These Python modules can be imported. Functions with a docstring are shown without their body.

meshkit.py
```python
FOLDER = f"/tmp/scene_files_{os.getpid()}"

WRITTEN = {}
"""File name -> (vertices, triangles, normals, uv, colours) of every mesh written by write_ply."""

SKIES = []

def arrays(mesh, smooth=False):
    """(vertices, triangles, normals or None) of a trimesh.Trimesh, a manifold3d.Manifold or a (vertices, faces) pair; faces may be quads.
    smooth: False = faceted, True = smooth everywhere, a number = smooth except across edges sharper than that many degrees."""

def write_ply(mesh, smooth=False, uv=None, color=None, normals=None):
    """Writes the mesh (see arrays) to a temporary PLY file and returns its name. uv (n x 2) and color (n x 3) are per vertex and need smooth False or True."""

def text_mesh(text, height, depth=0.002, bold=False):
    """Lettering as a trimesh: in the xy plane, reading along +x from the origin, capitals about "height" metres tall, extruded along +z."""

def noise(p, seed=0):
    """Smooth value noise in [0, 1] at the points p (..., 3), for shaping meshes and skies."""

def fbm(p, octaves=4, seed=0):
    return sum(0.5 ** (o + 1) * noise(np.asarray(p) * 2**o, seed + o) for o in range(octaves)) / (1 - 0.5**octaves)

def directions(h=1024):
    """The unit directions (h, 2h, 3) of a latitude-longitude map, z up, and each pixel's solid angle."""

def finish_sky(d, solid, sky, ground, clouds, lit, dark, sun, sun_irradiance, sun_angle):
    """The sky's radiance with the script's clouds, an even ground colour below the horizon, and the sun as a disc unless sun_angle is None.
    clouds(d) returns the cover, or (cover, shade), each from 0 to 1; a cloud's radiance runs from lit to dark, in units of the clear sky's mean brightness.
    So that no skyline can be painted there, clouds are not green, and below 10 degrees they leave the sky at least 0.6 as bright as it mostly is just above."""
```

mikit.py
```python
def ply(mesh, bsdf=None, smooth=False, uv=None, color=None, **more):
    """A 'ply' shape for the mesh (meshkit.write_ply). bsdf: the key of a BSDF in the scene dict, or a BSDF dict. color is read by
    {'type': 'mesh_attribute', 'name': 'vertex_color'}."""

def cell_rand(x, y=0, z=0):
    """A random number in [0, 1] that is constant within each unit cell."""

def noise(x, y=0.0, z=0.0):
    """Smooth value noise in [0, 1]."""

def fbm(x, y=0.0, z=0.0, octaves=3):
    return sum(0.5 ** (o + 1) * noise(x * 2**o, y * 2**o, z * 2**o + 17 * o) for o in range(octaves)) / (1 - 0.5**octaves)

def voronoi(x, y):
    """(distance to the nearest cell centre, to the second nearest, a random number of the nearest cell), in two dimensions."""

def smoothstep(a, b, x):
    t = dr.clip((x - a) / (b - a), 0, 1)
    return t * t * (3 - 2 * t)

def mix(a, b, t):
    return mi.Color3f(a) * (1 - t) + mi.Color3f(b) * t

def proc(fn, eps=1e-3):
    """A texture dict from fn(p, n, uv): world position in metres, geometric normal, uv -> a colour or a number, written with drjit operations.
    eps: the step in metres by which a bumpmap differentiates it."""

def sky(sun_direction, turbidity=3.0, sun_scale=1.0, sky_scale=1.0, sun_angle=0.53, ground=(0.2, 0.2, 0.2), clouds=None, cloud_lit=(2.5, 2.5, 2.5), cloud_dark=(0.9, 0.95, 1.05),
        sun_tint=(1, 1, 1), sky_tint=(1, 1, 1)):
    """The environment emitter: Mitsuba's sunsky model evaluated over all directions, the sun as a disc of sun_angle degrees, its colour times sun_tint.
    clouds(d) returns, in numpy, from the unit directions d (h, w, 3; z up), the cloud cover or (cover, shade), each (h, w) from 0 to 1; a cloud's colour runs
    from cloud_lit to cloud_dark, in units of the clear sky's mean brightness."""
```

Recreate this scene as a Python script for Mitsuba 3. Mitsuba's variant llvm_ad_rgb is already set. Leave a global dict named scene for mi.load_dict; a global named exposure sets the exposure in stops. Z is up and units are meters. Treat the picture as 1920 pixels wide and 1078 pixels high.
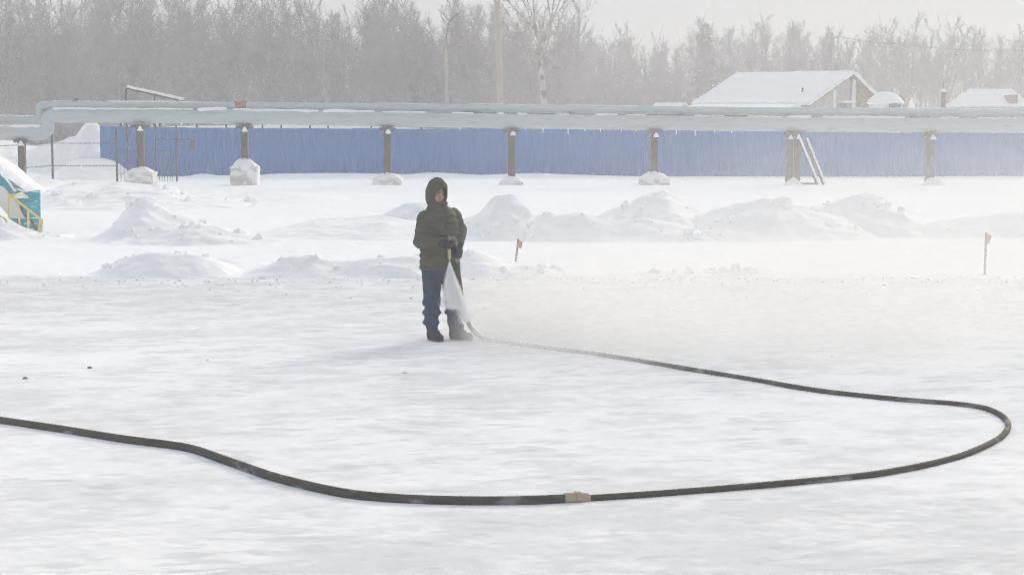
import math, random
import numpy as np, trimesh, drjit as dr, mitsuba as mi
import meshkit, mikit
from mikit import ply, proc, noise, fbm, smoothstep, mix
from scipy.interpolate import PchipInterpolator

T = mi.ScalarTransform4f
scene, labels = {}, {}

# ------------------------------------------------------------------ camera, sky, exposure
F, HORIZON, CAM_H = 3460.0, 219.0, 2.43            # focal length and horizon row of the 1920 x 1078 photograph, eye height
PITCH = math.atan((539 - HORIZON) / F)
CP, SP = math.cos(PITCH), math.sin(PITCH)
HAZE = 0.0046
scene['haze_medium'] = {'type': 'homogeneous', 'albedo': {'type': 'rgb', 'value': [0.865, 0.86, 0.865]},
                        'sigma_t': {'type': 'rgb', 'value': [HAZE, HAZE, HAZE]}, 'phase': {'type': 'hg', 'g': 0.0}}
scene['camera'] = {'type': 'perspective', 'fov': 2 * math.degrees(math.atan(960 / F)), 'fov_axis': 'x', 'near_clip': 0.1, 'far_clip': 2000.0,
                   'to_world': T().look_at(origin=[0, 0, CAM_H], target=[0, CP, CAM_H - SP], up=[0, 0, 1]),
                   'medium': {'type': 'ref', 'id': 'haze_medium'}}


def cloud_cover(d):
    n = meshkit.fbm(d * np.array([2.0, 2.0, 5.0]), 4, 3)
    return 0.86 + 0.1 * n, 0.15 + 0.3 * n


scene['sky'] = mikit.sky((0.47, 0.78, 0.38), turbidity=4, sun_scale=0.62, sun_angle=20, ground=(0.7, 0.7, 0.72), clouds=cloud_cover,
                         cloud_lit=(1.44, 1.53, 1.68), cloud_dark=(1.04, 1.12, 1.24), sun_tint=(0.87, 1.02, 1.32))
exposure = 2.22


# ------------------------------------------------------------------ helpers
def at(px, py, Y):
    """The point at depth Y that stands behind a pixel of the photograph."""
    v = (539 - py) / F
    t = Y / (CP + SP * v)
    return np.array([t * (px - 960) / F, Y, CAM_H + t * (-SP + CP * v)])


def on_ground(px, py, z=0.0):
    v = (539 - py) / F
    t = (z - CAM_H) / (-SP + CP * v)
    return np.array([t * (px - 960) / F, t * (CP + SP * v), z])


def key_of(name):
    if name not in scene and name not in labels and not any(k.startswith(name + '__') for k in scene):
        return name
    i = 1
    while True:
        k = f'{name}_{i:03d}'
        if k not in scene and k not in labels:
            return k
        i += 1


def tag(key, label, cat=None, group=None, kind=None):
    d = {}
    if label: d['label'] = label
    if cat: d['category'] = cat
    if group: d['group'] = group
    if kind: d['kind'] = kind
    labels[key] = d
    return key


def thing(name, label, cat, group=None, kind=None):
    """A thing without a mesh of its own: the key its parts' keys start with."""
    return tag(key_of(name), label, cat, group, kind)


def part(parent, name, mesh, bsdf, smooth=30, **more):
    k = key_of(f'{parent}__{name}')
    scene[k] = ply(mesh, bsdf, smooth, **more)
    return k


def solo(name, mesh, bsdf, label, cat=None, group=None, kind=None, smooth=30, **more):
    k = key_of(name)
    scene[k] = ply(mesh, bsdf, smooth, **more)
    return tag(k, label, cat, group, kind)


def join(ms):
    return trimesh.util.concatenate([m if isinstance(m, trimesh.Trimesh) else trimesh.Trimesh(m[0], m[1], process=False) for m in ms])


def box(c, s, rz=0.0, bevel=0.0, rx=0.0, ry=0.0):
    if bevel > 0:
        h = np.array(s) / 2
        pts = []
        for k in range(3):
            hh = h - bevel
            hh[k] = h[k]
            pts.append(np.array([[a, b, e] for a in (-hh[0], hh[0]) for b in (-hh[1], hh[1]) for e in (-hh[2], hh[2])]))
        m = trimesh.convex.convex_hull(np.vstack(pts))
    else:
        m = trimesh.creation.box(s)
    M = trimesh.transformations.euler_matrix(rx, ry, rz)
    M[:3, 3] = c
    m.apply_transform(M)
    return m


def tube(points, radius, sides=12, cap=True):
    p = np.asarray(points, float)
    r = np.broadcast_to(np.asarray(radius, float), (len(p),))
    t = np.gradient(p, axis=0)
    t /= np.linalg.norm(t, axis=1, keepdims=True) + 1e-12
    a = np.cross(t[0], [0, 0, 1.0] if abs(t[0, 2]) < 0.9 else [1.0, 0, 0])
    a /= np.linalg.norm(a)
    A = []
    for k in range(len(p)):
        a = a - t[k] * (a @ t[k])
        a /= np.linalg.norm(a) + 1e-12
        A.append(a)
    A = np.array(A)
    B = np.cross(t, A)
    ang = np.arange(sides) * 2 * np.pi / sides
    v = p[:, None] + r[:, None, None] * (np.cos(ang)[None, :, None] * A[:, None] + np.sin(ang)[None, :, None] * B[:, None])
    i, j = np.meshgrid(np.arange(len(p) - 1), np.arange(sides), indexing='ij')
    q = np.stack([i * sides + j, i * sides + (j + 1) % sides, (i + 1) * sides + (j + 1) % sides, (i + 1) * sides + j], -1).reshape(-1, 4)
    f = np.vstack([q[:, [0, 1, 2]], q[:, [0, 2, 3]]])
    v = v.reshape(-1, 3)
    if cap:
        n = len(v)
        v = np.vstack([v, p[0], p[-1]])
        j = np.arange(sides)
        e = (len(p) - 1) * sides
        f = np.vstack([f, np.stack([j * 0 + n, (j + 1) % sides, j], 1), np.stack([j * 0 + n + 1, e + j, e + (j + 1) % sides], 1)])
    return trimesh.Trimesh(v, f, process=False)


def spline(pts, step):
    """Catmull-Rom through the points, about one sample per step."""
    p = np.asarray(pts, float)
    p = np.vstack([2 * p[0] - p[1], p, 2 * p[-1] - p[-2]])
    out = []
    for k in range(1, len(p) - 2):
        n = max(2, int(np.linalg.norm(p[k + 1] - p[k]) / step))
        u = np.linspace(0, 1, n, endpoint=False)[:, None]
        a, b, c, d = p[k - 1:k + 3]
        out.append(0.5 * (2 * b + (c - a) * u + (2 * a - 5 * b + 4 * c - d) * u**2 + (3 * b - a - 3 * c + d) * u**3))
    return np.vstack(out + [p[-2:-1]])


def fillet(pts, r, n=7):
    """A polyline with its corners rounded to radius about r."""
    p = [np.asarray(q, float) for q in pts]
    out = [p[0]]
    for a, b, c in zip(p, p[1:], p[2:]):
        u, w = (a - b) / np.linalg.norm(a - b), (c - b) / np.linalg.norm(c - b)
        s, e = b + u * r, b + w * r
        for t in np.linspace(0, 1, n):
            out.append((1 - t)**2 * s + 2 * t * (1 - t) * b + t * t * e)
    return np.array(out + [p[-1]])


def grid_mesh(X, Y, Z):
    n, m = X.shape
    v = np.stack([X, Y, Z], -1).reshape(-1, 3)
    i, j = np.meshgrid(np.arange(n - 1), np.arange(m - 1), indexing='ij')
    q = np.stack([i * m + j, i * m + j + 1, (i + 1) * m + j + 1, (i + 1) * m + j], -1).reshape(-1, 4)
    f = np.vstack([q[:, [0, 1, 2]], q[:, [0, 2, 3]]])
    a, b, c = v[f[0]]
    if np.cross(b - a, c - a)[2] < 0:
        f = f[:, ::-1]
    return trimesh.Trimesh(v, f, process=False)


def nz(x, y, s, octaves=4, seed=0):
    return meshkit.fbm(np.stack([np.asarray(x) * s, np.asarray(y) * s, np.zeros_like(x) + 0.37], -1), octaves, seed) - 0.5


def surface_nets(f, lo, hi, h):
    """A smooth mesh of f = 0 (f takes points (n, 3) and is negative inside), on a grid of step h."""
    ax = [np.arange(lo[k], hi[k] + h, h) for k in range(3)]
    n = [len(a) for a in ax]
    P = np.stack(np.meshgrid(*ax, indexing='ij'), -1).reshape(-1, 3).astype(np.float32)
    D = np.concatenate([f(P[k:k + 400000]) for k in range(0, len(P), 400000)]).reshape(n)
    s = D < 0
    c = [s[i:n[0] - 1 + i, j:n[1] - 1 + j, k:n[2] - 1 + k] for i in (0, 1) for j in (0, 1) for k in (0, 1)]
    tot = sum(x.astype(int) for x in c)
    cells = np.argwhere((tot > 0) & (tot < 8))
    idx = -np.ones([m - 1 for m in n], int)
    idx[tuple(cells.T)] = np.arange(len(cells))
    acc, cnt = np.zeros((len(cells), 3)), np.zeros(len(cells))
    corners = np.array([[i, j, k] for i in (0, 1) for j in (0, 1) for k in (0, 1)])
    for a in range(8):
        for b in range(a + 1, 8):
            if np.abs(corners[a] - corners[b]).sum() != 1:
                continue
            da, db = D[tuple((cells + corners[a]).T)], D[tuple((cells + corners[b]).T)]
            m = (da < 0) != (db < 0)
            t = np.where(m, da / np.where(da - db == 0, 1, da - db), 0)
            acc[m] += ((cells + corners[a]) + t[:, None] * (corners[b] - corners[a]))[m]
            cnt[m] += 1
    v = acc / cnt[:, None] * h + np.array([a[0] for a in ax])
    F_ = []
    for k in range(3):
        u, w = (k + 1) % 3, (k + 2) % 3
        sl0, sl1 = [slice(None)] * 3, [slice(None)] * 3
        sl0[k], sl1[k] = slice(0, n[k] - 1), slice(1, n[k])
        cross = s[tuple(sl0)] != s[tuple(sl1)]
        e = np.argwhere(cross)
        e = e[(e[:, u] > 0) & (e[:, w] > 0) & (e[:, u] < n[u] - 1) & (e[:, w] < n[w] - 1)]
        flip = s[tuple(e.T)]
        du, dw = np.eye(3, dtype=int)[u], np.eye(3, dtype=int)[w]
        q = np.stack([idx[tuple((e - du - dw).T)], idx[tuple((e - dw).T)], idx[tuple(e.T)], idx[tuple((e - du).T)]], 1)
        q[~flip] = q[~flip][:, ::-1]
        F_.append(q)
    q = np.vstack(F_)
    return trimesh.Trimesh(v, np.vstack([q[:, [0, 1, 2]], q[:, [0, 2, 3]]]), process=False)


# ------------------------------------------------------------------ materials
def rgb(*c):
    return {'type': 'rgb', 'value': list(c)}


def mat(name, color, rough=0.8, bump=None, bump_scale=1.0, **more):
    b = {'type': 'principled', 'base_color': proc(color) if callable(color) else rgb(*color), 'roughness': rough, 'specular': more.pop('specular', 0.35), **more}
    if bump is not None:
        b = {'type': 'bumpmap', 'arbitrary': proc(bump, 4e-3), 'scale': bump_scale, 'bsdf': b}
    scene[name] = {'type': 'twosided', 'bsdf': b}
    return name


def snow_color(p, n, uv):
    t = fbm(p.x * 0.9, p.y * 0.9, p.z * 2.0, 3)
    g = smoothstep(0.62, 0.8, fbm(p.x * 7, p.y * 7, p.z * 7, 2))
    return mix(mix((0.86, 0.875, 0.895), (0.90, 0.90, 0.905), t), (0.80, 0.80, 0.79), 0.35 * g)


def snow_bump(p, n, uv):
    return 0.045 * fbm(p.x * 3.1, p.y * 3.1, p.z * 3.1, 3) + 0.012 * fbm(p.x * 17, p.y * 17, p.z * 17, 2)


def ice_color(p, n, uv):
    x, y = p.x * 0.97 + p.y * 0.24, p.y * 0.97 - p.x * 0.24              # the wind blows a little across the view
    w = fbm(x * 0.35, y * 0.35, 3.0, 2) * 1.4
    a = fbm(x * 0.50 + w, y * 0.62 + w, 0.0, 4)
    b = fbm(x * 2.1 + 5, y * 3.6 + 2 * w, 0.0, 4)
    c = fbm(x * 8.0, y * 13.0, 0.0, 3)
    cover = smoothstep(0.33, 0.64, 0.36 * a + 0.36 * b + 0.28 * c)           # wind-laid snow on the ice
    strip = smoothstep(20.5, 24.5, p.y + 3 * (a - 0.5))                    # the scraped, grittier far margin of the ice
    far = mix((0.62, 0.62, 0.615), (0.74, 0.74, 0.735), smoothstep(0.38, 0.62, 0.5 * b + 0.5 * c))
    near = mix((0.715, 0.72, 0.725), (0.885, 0.885, 0.885), cover)
    grit = smoothstep(0.72, 0.80, fbm(p.x * 5, p.y * 11, 1.0, 3)) * (0.2 + 0.35 * strip)
    dash = smoothstep(0.60, 0.72, fbm(x * 3.2 + 9, y * 9.5 + w, 2.0, 3)) * smoothstep(0.42, 0.62, fbm(x * 0.9, y * 0.9, 5.0, 2))   # bare scuffs
    near = mix(near, (0.60, 0.61, 0.62), 0.55 * dash)
    return mix(mix(near, far, 0.75 * strip), (0.42, 0.41, 0.40), grit)


def ice_bump(p, n, uv):
    return 0.012 * fbm(p.x * 2.2, p.y * 3, 0.0, 3) + 0.008 * fbm(p.x * 11, p.y * 15, 0.0, 3)


def fence_color(p, n, uv):
    t = fbm(p.x * 0.6, 0.0, p.z * 1.5, 3)
    k = mikit.cell_rand(p.x / 1.15, 4.0)
    return mix((0.018, 0.135, 0.40), (0.028, 0.155, 0.43), t * 0.7 + 0.3 * k)


def galv_color(p, n, uv):
    t = fbm(p.x * 0.5, p.y, p.z * 5, 3)
    s = smoothstep(0.60, 0.72, fbm(p.x * 2.2, p.y * 3, p.z * 9, 3))
    return mix(mix((0.37, 0.44, 0.46), (0.43, 0.50, 0.52), t), (0.27, 0.30, 0.31), 0.3 * s)


def rusty(p, n, uv):
    t = fbm(p.x * 6, p.y * 6, p.z * 2.5, 3)
    return mix((0.045, 0.042, 0.042), (0.090, 0.072, 0.063), smoothstep(0.42, 0.72, t))


def concrete(p, n, uv):
    t = fbm(p.x * 5, p.y * 5, p.z * 5, 3)
    return mix((0.56, 0.54, 0.51), (0.84, 0.84, 0.835), smoothstep(0.35, 0.65, t))


def quilt(p, n, uv):
    t = fbm(p.x * 9, p.y * 9, p.z * 14, 3)
    return mix((0.052, 0.054, 0.041), (0.090, 0.086, 0.064), t)


def denim(p, n, uv):
    t = fbm(p.x * 14, p.y * 14, p.z * 6, 3)
    return mix((0.022, 0.038, 0.085), (0.042, 0.066, 0.125), t)


def skin_color(p, n, uv):
    t = fbm(p.x * 30, p.y * 30, p.z * 30, 2)
    return mix((0.36, 0.195, 0.150), (0.45, 0.265, 0.210), t)


def teal(p, n, uv):
    t = fbm(p.x * 2, p.y * 2, p.z * 11, 3)
    wear = smoothstep(0.58, 0.70, fbm(p.x * 5, p.y * 5, p.z * 5, 3))
    return mix(mix((0.045, 0.34, 0.46), (0.09, 0.46, 0.58), t), (0.20, 0.27, 0.26), 0.7 * wear)


def bark(p, n, uv):
    t = fbm(p.x * 3, p.y * 3, p.z * 1.2, 2)
    return mix((0.25, 0.234, 0.242), (0.38, 0.357, 0.368), t)


def pale_bark(p, n, uv):
    t = fbm(p.x * 5, p.y * 5, p.z * 2.5, 3)
    return mix((0.16, 0.14, 0.12), (0.44, 0.41, 0.37), smoothstep(0.3, 0.62, t))


def plank(p, n, uv):
    t = fbm(p.x * 2, p.y * 2, p.z * 9, 3)
    return mix((0.15, 0.115, 0.095), (0.24, 0.185, 0.16), t)


mat('snow', snow_color, 0.85, snow_bump, specular=0.12)
mat('ice', ice_color, 0.8, ice_bump, specular=0.12)
mat('blue_sheet', fence_color, 0.8, specular=0.15)
mat('galvanised', galv_color, 0.55, lambda p, n, uv: 0.010 * fbm(p.x * 1.3, p.y * 3, p.z * 4, 3))
mat('rusty_steel', rusty, 0.8)
mat('concrete', concrete, 0.9, lambda p, n, uv: 0.02 * fbm(p.x * 12, p.y * 12, p.z * 12, 3))
mat('quilted_cloth', quilt, 0.72, lambda p, n, uv: 0.006 * fbm(p.x * 30, p.y * 30, p.z * 45, 3))
mat('trouser_cloth', denim, 0.85, lambda p, n, uv: 0.008 * fbm(p.x * 25, p.y * 25, p.z * 18, 3))
mat('glove_cloth', (0.020, 0.022, 0.036), 0.8)
mat('boot_felt', lambda p, n, uv: mix((0.028, 0.026, 0.024), (0.055, 0.050, 0.046), fbm(p.x * 25, p.y * 25, p.z * 25, 2)), 0.85)
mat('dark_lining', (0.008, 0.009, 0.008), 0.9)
mat('skin', skin_color, 0.5)
mat('hair', (0.03, 0.022, 0.018), 0.7)
mat('lip', (0.28, 0.105, 0.09), 0.5)
mat('teal_board', teal, 0.6)
mat('yellow_paint', lambda p, n, uv: mix((0.62, 0.50, 0.16), (0.74, 0.62, 0.27), fbm(p.x * 9, p.y * 9, p.z * 9, 2)), 0.5)
mat('hose_cloth', lambda p, n, uv: mix(mix((0.050, 0.048, 0.040), (0.090, 0.086, 0.070), fbm(p.x * 8, p.y * 8, p.z * 20, 3)), (0.62, 0.63, 0.64),
    0.30 * smoothstep(0.56, 0.74, fbm(p.x * 5, p.y * 5, p.z * 9, 4))), 0.8, lambda p, n, uv: 0.004 * fbm(p.x * 30, p.y * 30, p.z * 30, 2))
mat('brass', (0.42, 0.36, 0.26), 0.45, metallic=0.3)
mat('bark', bark, 0.9)
mat('pale_bark', pale_bark, 0.9)
mat('needles', (0.085, 0.095, 0.088), 0.9)
mat('white_wall', lambda p, n, uv: mix((0.66, 0.66, 0.65), (0.76, 0.76, 0.75), fbm(p.x * 2, p.y * 2, p.z * 2, 3)), 0.8)
mat('grey_wall', lambda p, n, uv: mix((0.34, 0.34, 0.34), (0.46, 0.46, 0.45), fbm(p.x * 2, p.y * 2, p.z * 4, 3)), 0.85)
mat('plank_wood', plank, 0.85)
mat('dark_metal', (0.045, 0.045, 0.05), 0.6)
mat('pole_concrete', lambda p, n, uv: mix((0.34, 0.30, 0.235), (0.44, 0.40, 0.32), fbm(p.x * 4, p.y * 4, p.z * 1.5, 3)), 0.9)
mat('window_glass', (0.03, 0.035, 0.045), 0.15)
mat('red_cloth', (0.55, 0.045, 0.05), 0.7)
mat('stone', lambda p, n, uv: mix((0.10, 0.09, 0.08), (0.2, 0.19, 0.18), fbm(p.x * 30, p.y * 30, p.z * 30, 2)), 0.9)
mat('rust_orange', lambda p, n, uv: mix((0.30, 0.12, 0.07), (0.42, 0.2, 0.12), fbm(p.x * 9, p.y * 9, p.z * 9, 2)), 0.8)
scene['water_drops'] = {'type': 'principledthin', 'base_color': rgb(0.95, 0.955, 0.96), 'roughness': 0.4, 'diff_trans': 1.0}
# ------------------------------------------------------------------ the setting: snow field, ice
def terrain(x, y):
    z = 0.10 * nz(x, y, 0.16, 4, 1) + 0.05 * nz(x * 0.5, y, 0.9, 3, 2)
    fade = np.clip((y - 28.0) / 3.0, 0, 1)                     # level round the ice
    z = z * fade - 0.012
    z = z + np.clip((y - 80) / 60, 0, 1)**1.5 * 0.9 + 0.6 * nz(x, y, 0.03, 3, 5) * np.clip((y - 85) / 60, 0, 1)
    dl = np.clip((-18.5 - x) / 5, 0, 1) * np.clip((y - 71) / 7, 0, 1)  # the ground climbs behind the wire fence, at the left
    z = z + dl * (0.75 + 0.5 * nz(x, y, 0.25, 4, 8))
    lum = np.clip(1 - np.abs(y - 44) / 14, 0, 1)
    return z + lum * 0.22 * np.clip(nz(x * 0.6, y, 0.35, 4, 11), -0.05, 1)


xs = np.concatenate([np.linspace(-240, -48, 24, endpoint=False), np.linspace(-48, -24, 70, endpoint=False), np.arange(-24, 24, 0.16), np.linspace(24, 48, 70, endpoint=False), np.linspace(48, 240, 25)])
ys = np.concatenate([np.linspace(-35, 26, 20, endpoint=False), np.arange(26, 60, 0.14), np.linspace(60, 90, 90, endpoint=False), np.linspace(90, 410, 60)])
gx, gy = np.meshgrid(xs, ys, indexing='ij')
solo('ground', grid_mesh(gx, gy, terrain(gx, gy)), 'snow', 'wide snow-covered ground running back to the woods', kind='structure', smooth=True)

xs, ys = np.arange(-16, 16.01, 0.09), np.arange(5.0, 28.3, 0.07)
gx, gy = np.meshgrid(xs, ys, indexing='ij')
edge = 27.75 + 0.35 * nz(gx, gx * 0, 0.8, 3, 4)
gz = 0.004 + 0.012 * nz(gx * 0.35, gy, 1.6, 4, 21) + 0.008 * nz(gx, gy, 6.0, 2, 22)
gz = gz + np.clip((gy - 25.5) / 2, 0, 1) * 0.022 * np.clip(nz(gx, gy, 3.2, 3, 23), -0.1, 1) - 0.10 * np.clip((gy - edge) / 0.4, 0, 1) + 0.004
solo('ice_rink', grid_mesh(gx, gy, gz), 'ice', 'freshly flooded ice of the rink with wind-blown streaks of snow', kind='structure', smooth=True)


# ------------------------------------------------------------------ snow piles: ridge line given as (pixel column, pixel row) at one depth
ico = trimesh.creation.icosphere(1, 1.0)
clods = []


def ridge(label, pts, Y, wf, wb, rough=0.16, seed=0, step=0.09, name='snow_pile', cat='snow pile', group=None, blocky=0.0, depth=None):
    P = np.array([at(x, y, Y) for x, y in pts])
    order = np.argsort(P[:, 0])
    X, Z = P[order, 0], np.maximum(P[order, 2], 0.0) + 0.05
    u = np.arange(X[0], X[-1] + step, step)
    zc = PchipInterpolator(X, Z)(np.clip(u, X[0], X[-1]))
    v = np.concatenate([-wf * np.linspace(1, 0, max(14, int(wf / step)), endpoint=False), wb * np.linspace(0, 1, max(10, int(wb / step / 1.6)))])
    U, V = np.meshgrid(u, v, indexing='ij')
    ZC = zc[:, None] + 0 * U
    ww = 1 + 0.5 * nz(U, 0 * U, 0.7, 3, seed + 3)
    s = np.clip(np.abs(V) / (np.where(V < 0, wf, wb) * np.clip(ww, 0.55, 1)), 0, 1)
    s0 = s
    s = np.clip(s + 0.16 * nz(U, V, 1.3, 3, seed + 5) * np.clip(4 * s, 0, 1), 0, 1)
    prof = np.where(V < 0, 0.75 * (1 - s)**1.05 + 0.25 * (1 - s * s)**2, (1 - s)**1.2)
    n1 = nz(U, V, 0.75, 4, seed) + 0.9 * np.abs(nz(U, V, 1.7, 4, seed + 1)) - 0.1
    n2 = nz(U, V, 5.0, 3, seed + 2)
    H = ZC * prof
    H = H + ZC * (rough * 1.4 * n1 * np.minimum(1, 3 * (1 - s)) * np.clip(s * 4, 0.12, 1)) + rough * 0.42 * n2 * np.clip(ZC * 6, 0, 1) * np.clip(3 * (1 - s), 0, 1) * np.clip(s * 3, 0.35, 1)
    if blocky:
        lump = np.clip(nz(U, V, 2.6, 2, seed + 9) - 0.06, 0, 1) * 4
        H = H + blocky * np.minimum(lump, 1)**0.6 * np.clip(2 * (1 - s), 0, 1) * np.clip(ZC * 3, 0, 1)
    H = np.where((s >= 1) | (s0 >= 1), -0.07, H - 0.045)
    if blocky:                                                       # broken lumps lying on it
        rg = np.random.default_rng(seed)
        ok = np.argwhere((H > 0.04) & (V < 0.35 * wb))
        for i, j in ok[rg.integers(0, len(ok), int((u[-1] - u[0]) * 5))]:
            sz = (0.025 + 0.11 * rg.uniform()**3.5) * (1.0 if Y > 33 else 0.6)
            w = ico.vertices * (1 + 0.35 * rg.normal(0, 1, (len(ico.vertices), 1)).clip(-1, 1)) * [sz * 1.3, sz, sz * 0.9]
            a = rg.uniform(0, 6.3)
            w = w @ np.array([[math.cos(a), -math.sin(a), 0], [math.sin(a), math.cos(a), 0], [0, 0, 1]])
            clods.append((w + [U[i, j], Y + V[i, j], H[i, j] + sz * 0.05], ico.faces))
    return solo(name, grid_mesh(U, Y + V, H), 'snow', label, cat, group, smooth=True)


# the low bank along the far edge of the ice
ridge('low smooth snow hump at the left end of the bank along the ice', [(165, 522), (200, 501), (232, 485), (300, 474), (362, 478), (410, 492), (455, 512), (480, 522)], 28.7, 1.0, 2.6, 0.12, 3, 0.06, blocky=0.015)
ridge('flatter snow hump tucked behind the smooth one at the left', [(345, 515), (380, 488), (430, 485), (475, 492), (520, 503), (560, 515)], 30.0, 1.2, 1.6, 0.09, 9, 0.06)
ridge('lumpy snow bank along the ice just left of the man', [(455, 522), (500, 498), (545, 486), (580, 484), (620, 491), (660, 489), (700, 484), (745, 482), (775, 480), (800, 492), (815, 510), (825, 522)], 28.5, 0.9, 1.9, 0.16, 15, 0.06, blocky=0.05)
ridge('higher snow bank along the ice just right of the man', [(715, 522), (745, 494), (790, 474), (850, 469), (892, 471), (925, 484), (955, 498), (990, 510), (1010, 522)], 28.9, 1.1, 2.0, 0.2, 21, 0.06, blocky=0.05)
ridge('long low snow bank along the ice at the right', [(930, 519), (985, 499), (1050, 507), (1110, 513), (1180, 511), (1270, 508), (1390, 505), (1440, 511), (1480, 517), (1560, 514), (1700, 513), (1850, 515), (2000, 512), (2100, 520)], 28.4, 0.8, 1.6, 0.26, 27, 0.07, blocky=0.03)
ridge('gritty low snow edge of the ice at the far left', [(-120, 521), (-60, 516), (0, 517), (60, 515), (130, 516), (190, 515), (230, 522)], 28.2, 0.5, 1.4, 0.3, 33, 0.06)

# the second row of piles
ridge('conical snow pile with a sunlit peak at the left', [(165, 448), (185, 440), (205, 428), (232, 398), (255, 376), (270, 371), (288, 377), (312, 393), (345, 404), (385, 420), (420, 440), (440, 452)], 37.6, 1.9, 2.2, 0.16, 41, 0.07, blocky=0.03)
ridge('broad lumpy snow ridge in front of the conical pile', [(205, 452), (230, 445), (290, 432), (340, 428), (390, 424), (440, 436), (500, 447), (540, 455)], 36.2, 1.2, 1.6, 0.24, 47, 0.07, blocky=0.06)
ridge('rough snow ridge behind the conical pile at the left', [(70, 385), (110, 350), (150, 345), (190, 352), (225, 341), (275, 346), (320, 350), (365, 366), (430, 372), (480, 380)], 52.0, 4.0, 3.0, 0.2, 53, 0.10, blocky=0.05)
ridge('low drift sweeping away left of the conical snow pile', [(380, 376), (440, 366), (500, 358), (560, 361), (620, 368), (665, 378), (700, 384)], 54.5, 3.0, 3.0, 0.15, 59, 0.10)
ridge('flat snow drift behind the man at his right elbow', [(470, 455), (540, 425), (600, 412), (660, 410), (720, 405), (760, 412), (830, 420), (870, 450)], 38.5, 2.6, 2.0, 0.14, 63, 0.08)
ridge('blocky snow pile peeking out left of the man', [(690, 418), (715, 404), (740, 391), (762, 384), (782, 380), (800, 384), (830, 395), (860, 415)], 40.0, 1.6, 1.8, 0.16, 67, 0.07, blocky=0.07)
ridge('tall rough snow pile right behind the man, at the right of his hood', [(840, 440), (868, 414), (905, 396), (930, 374), (952, 368), (972, 372), (1000, 393), (1030, 404), (1060, 430), (1075, 450)], 37.9, 1.9, 2.0, 0.17, 73, 0.07, blocky=0.08)
ridge('low lumpy snow bank joining the two tall piles right of the man', [(980, 452), (1010, 408), (1050, 404), (1095, 400), (1115, 406), (1150, 414), (1200, 412), (1260, 418), (1310, 432), (1340, 452)], 37.0, 1.3, 1.8, 0.2, 79, 0.07, blocky=0.05)
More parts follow.
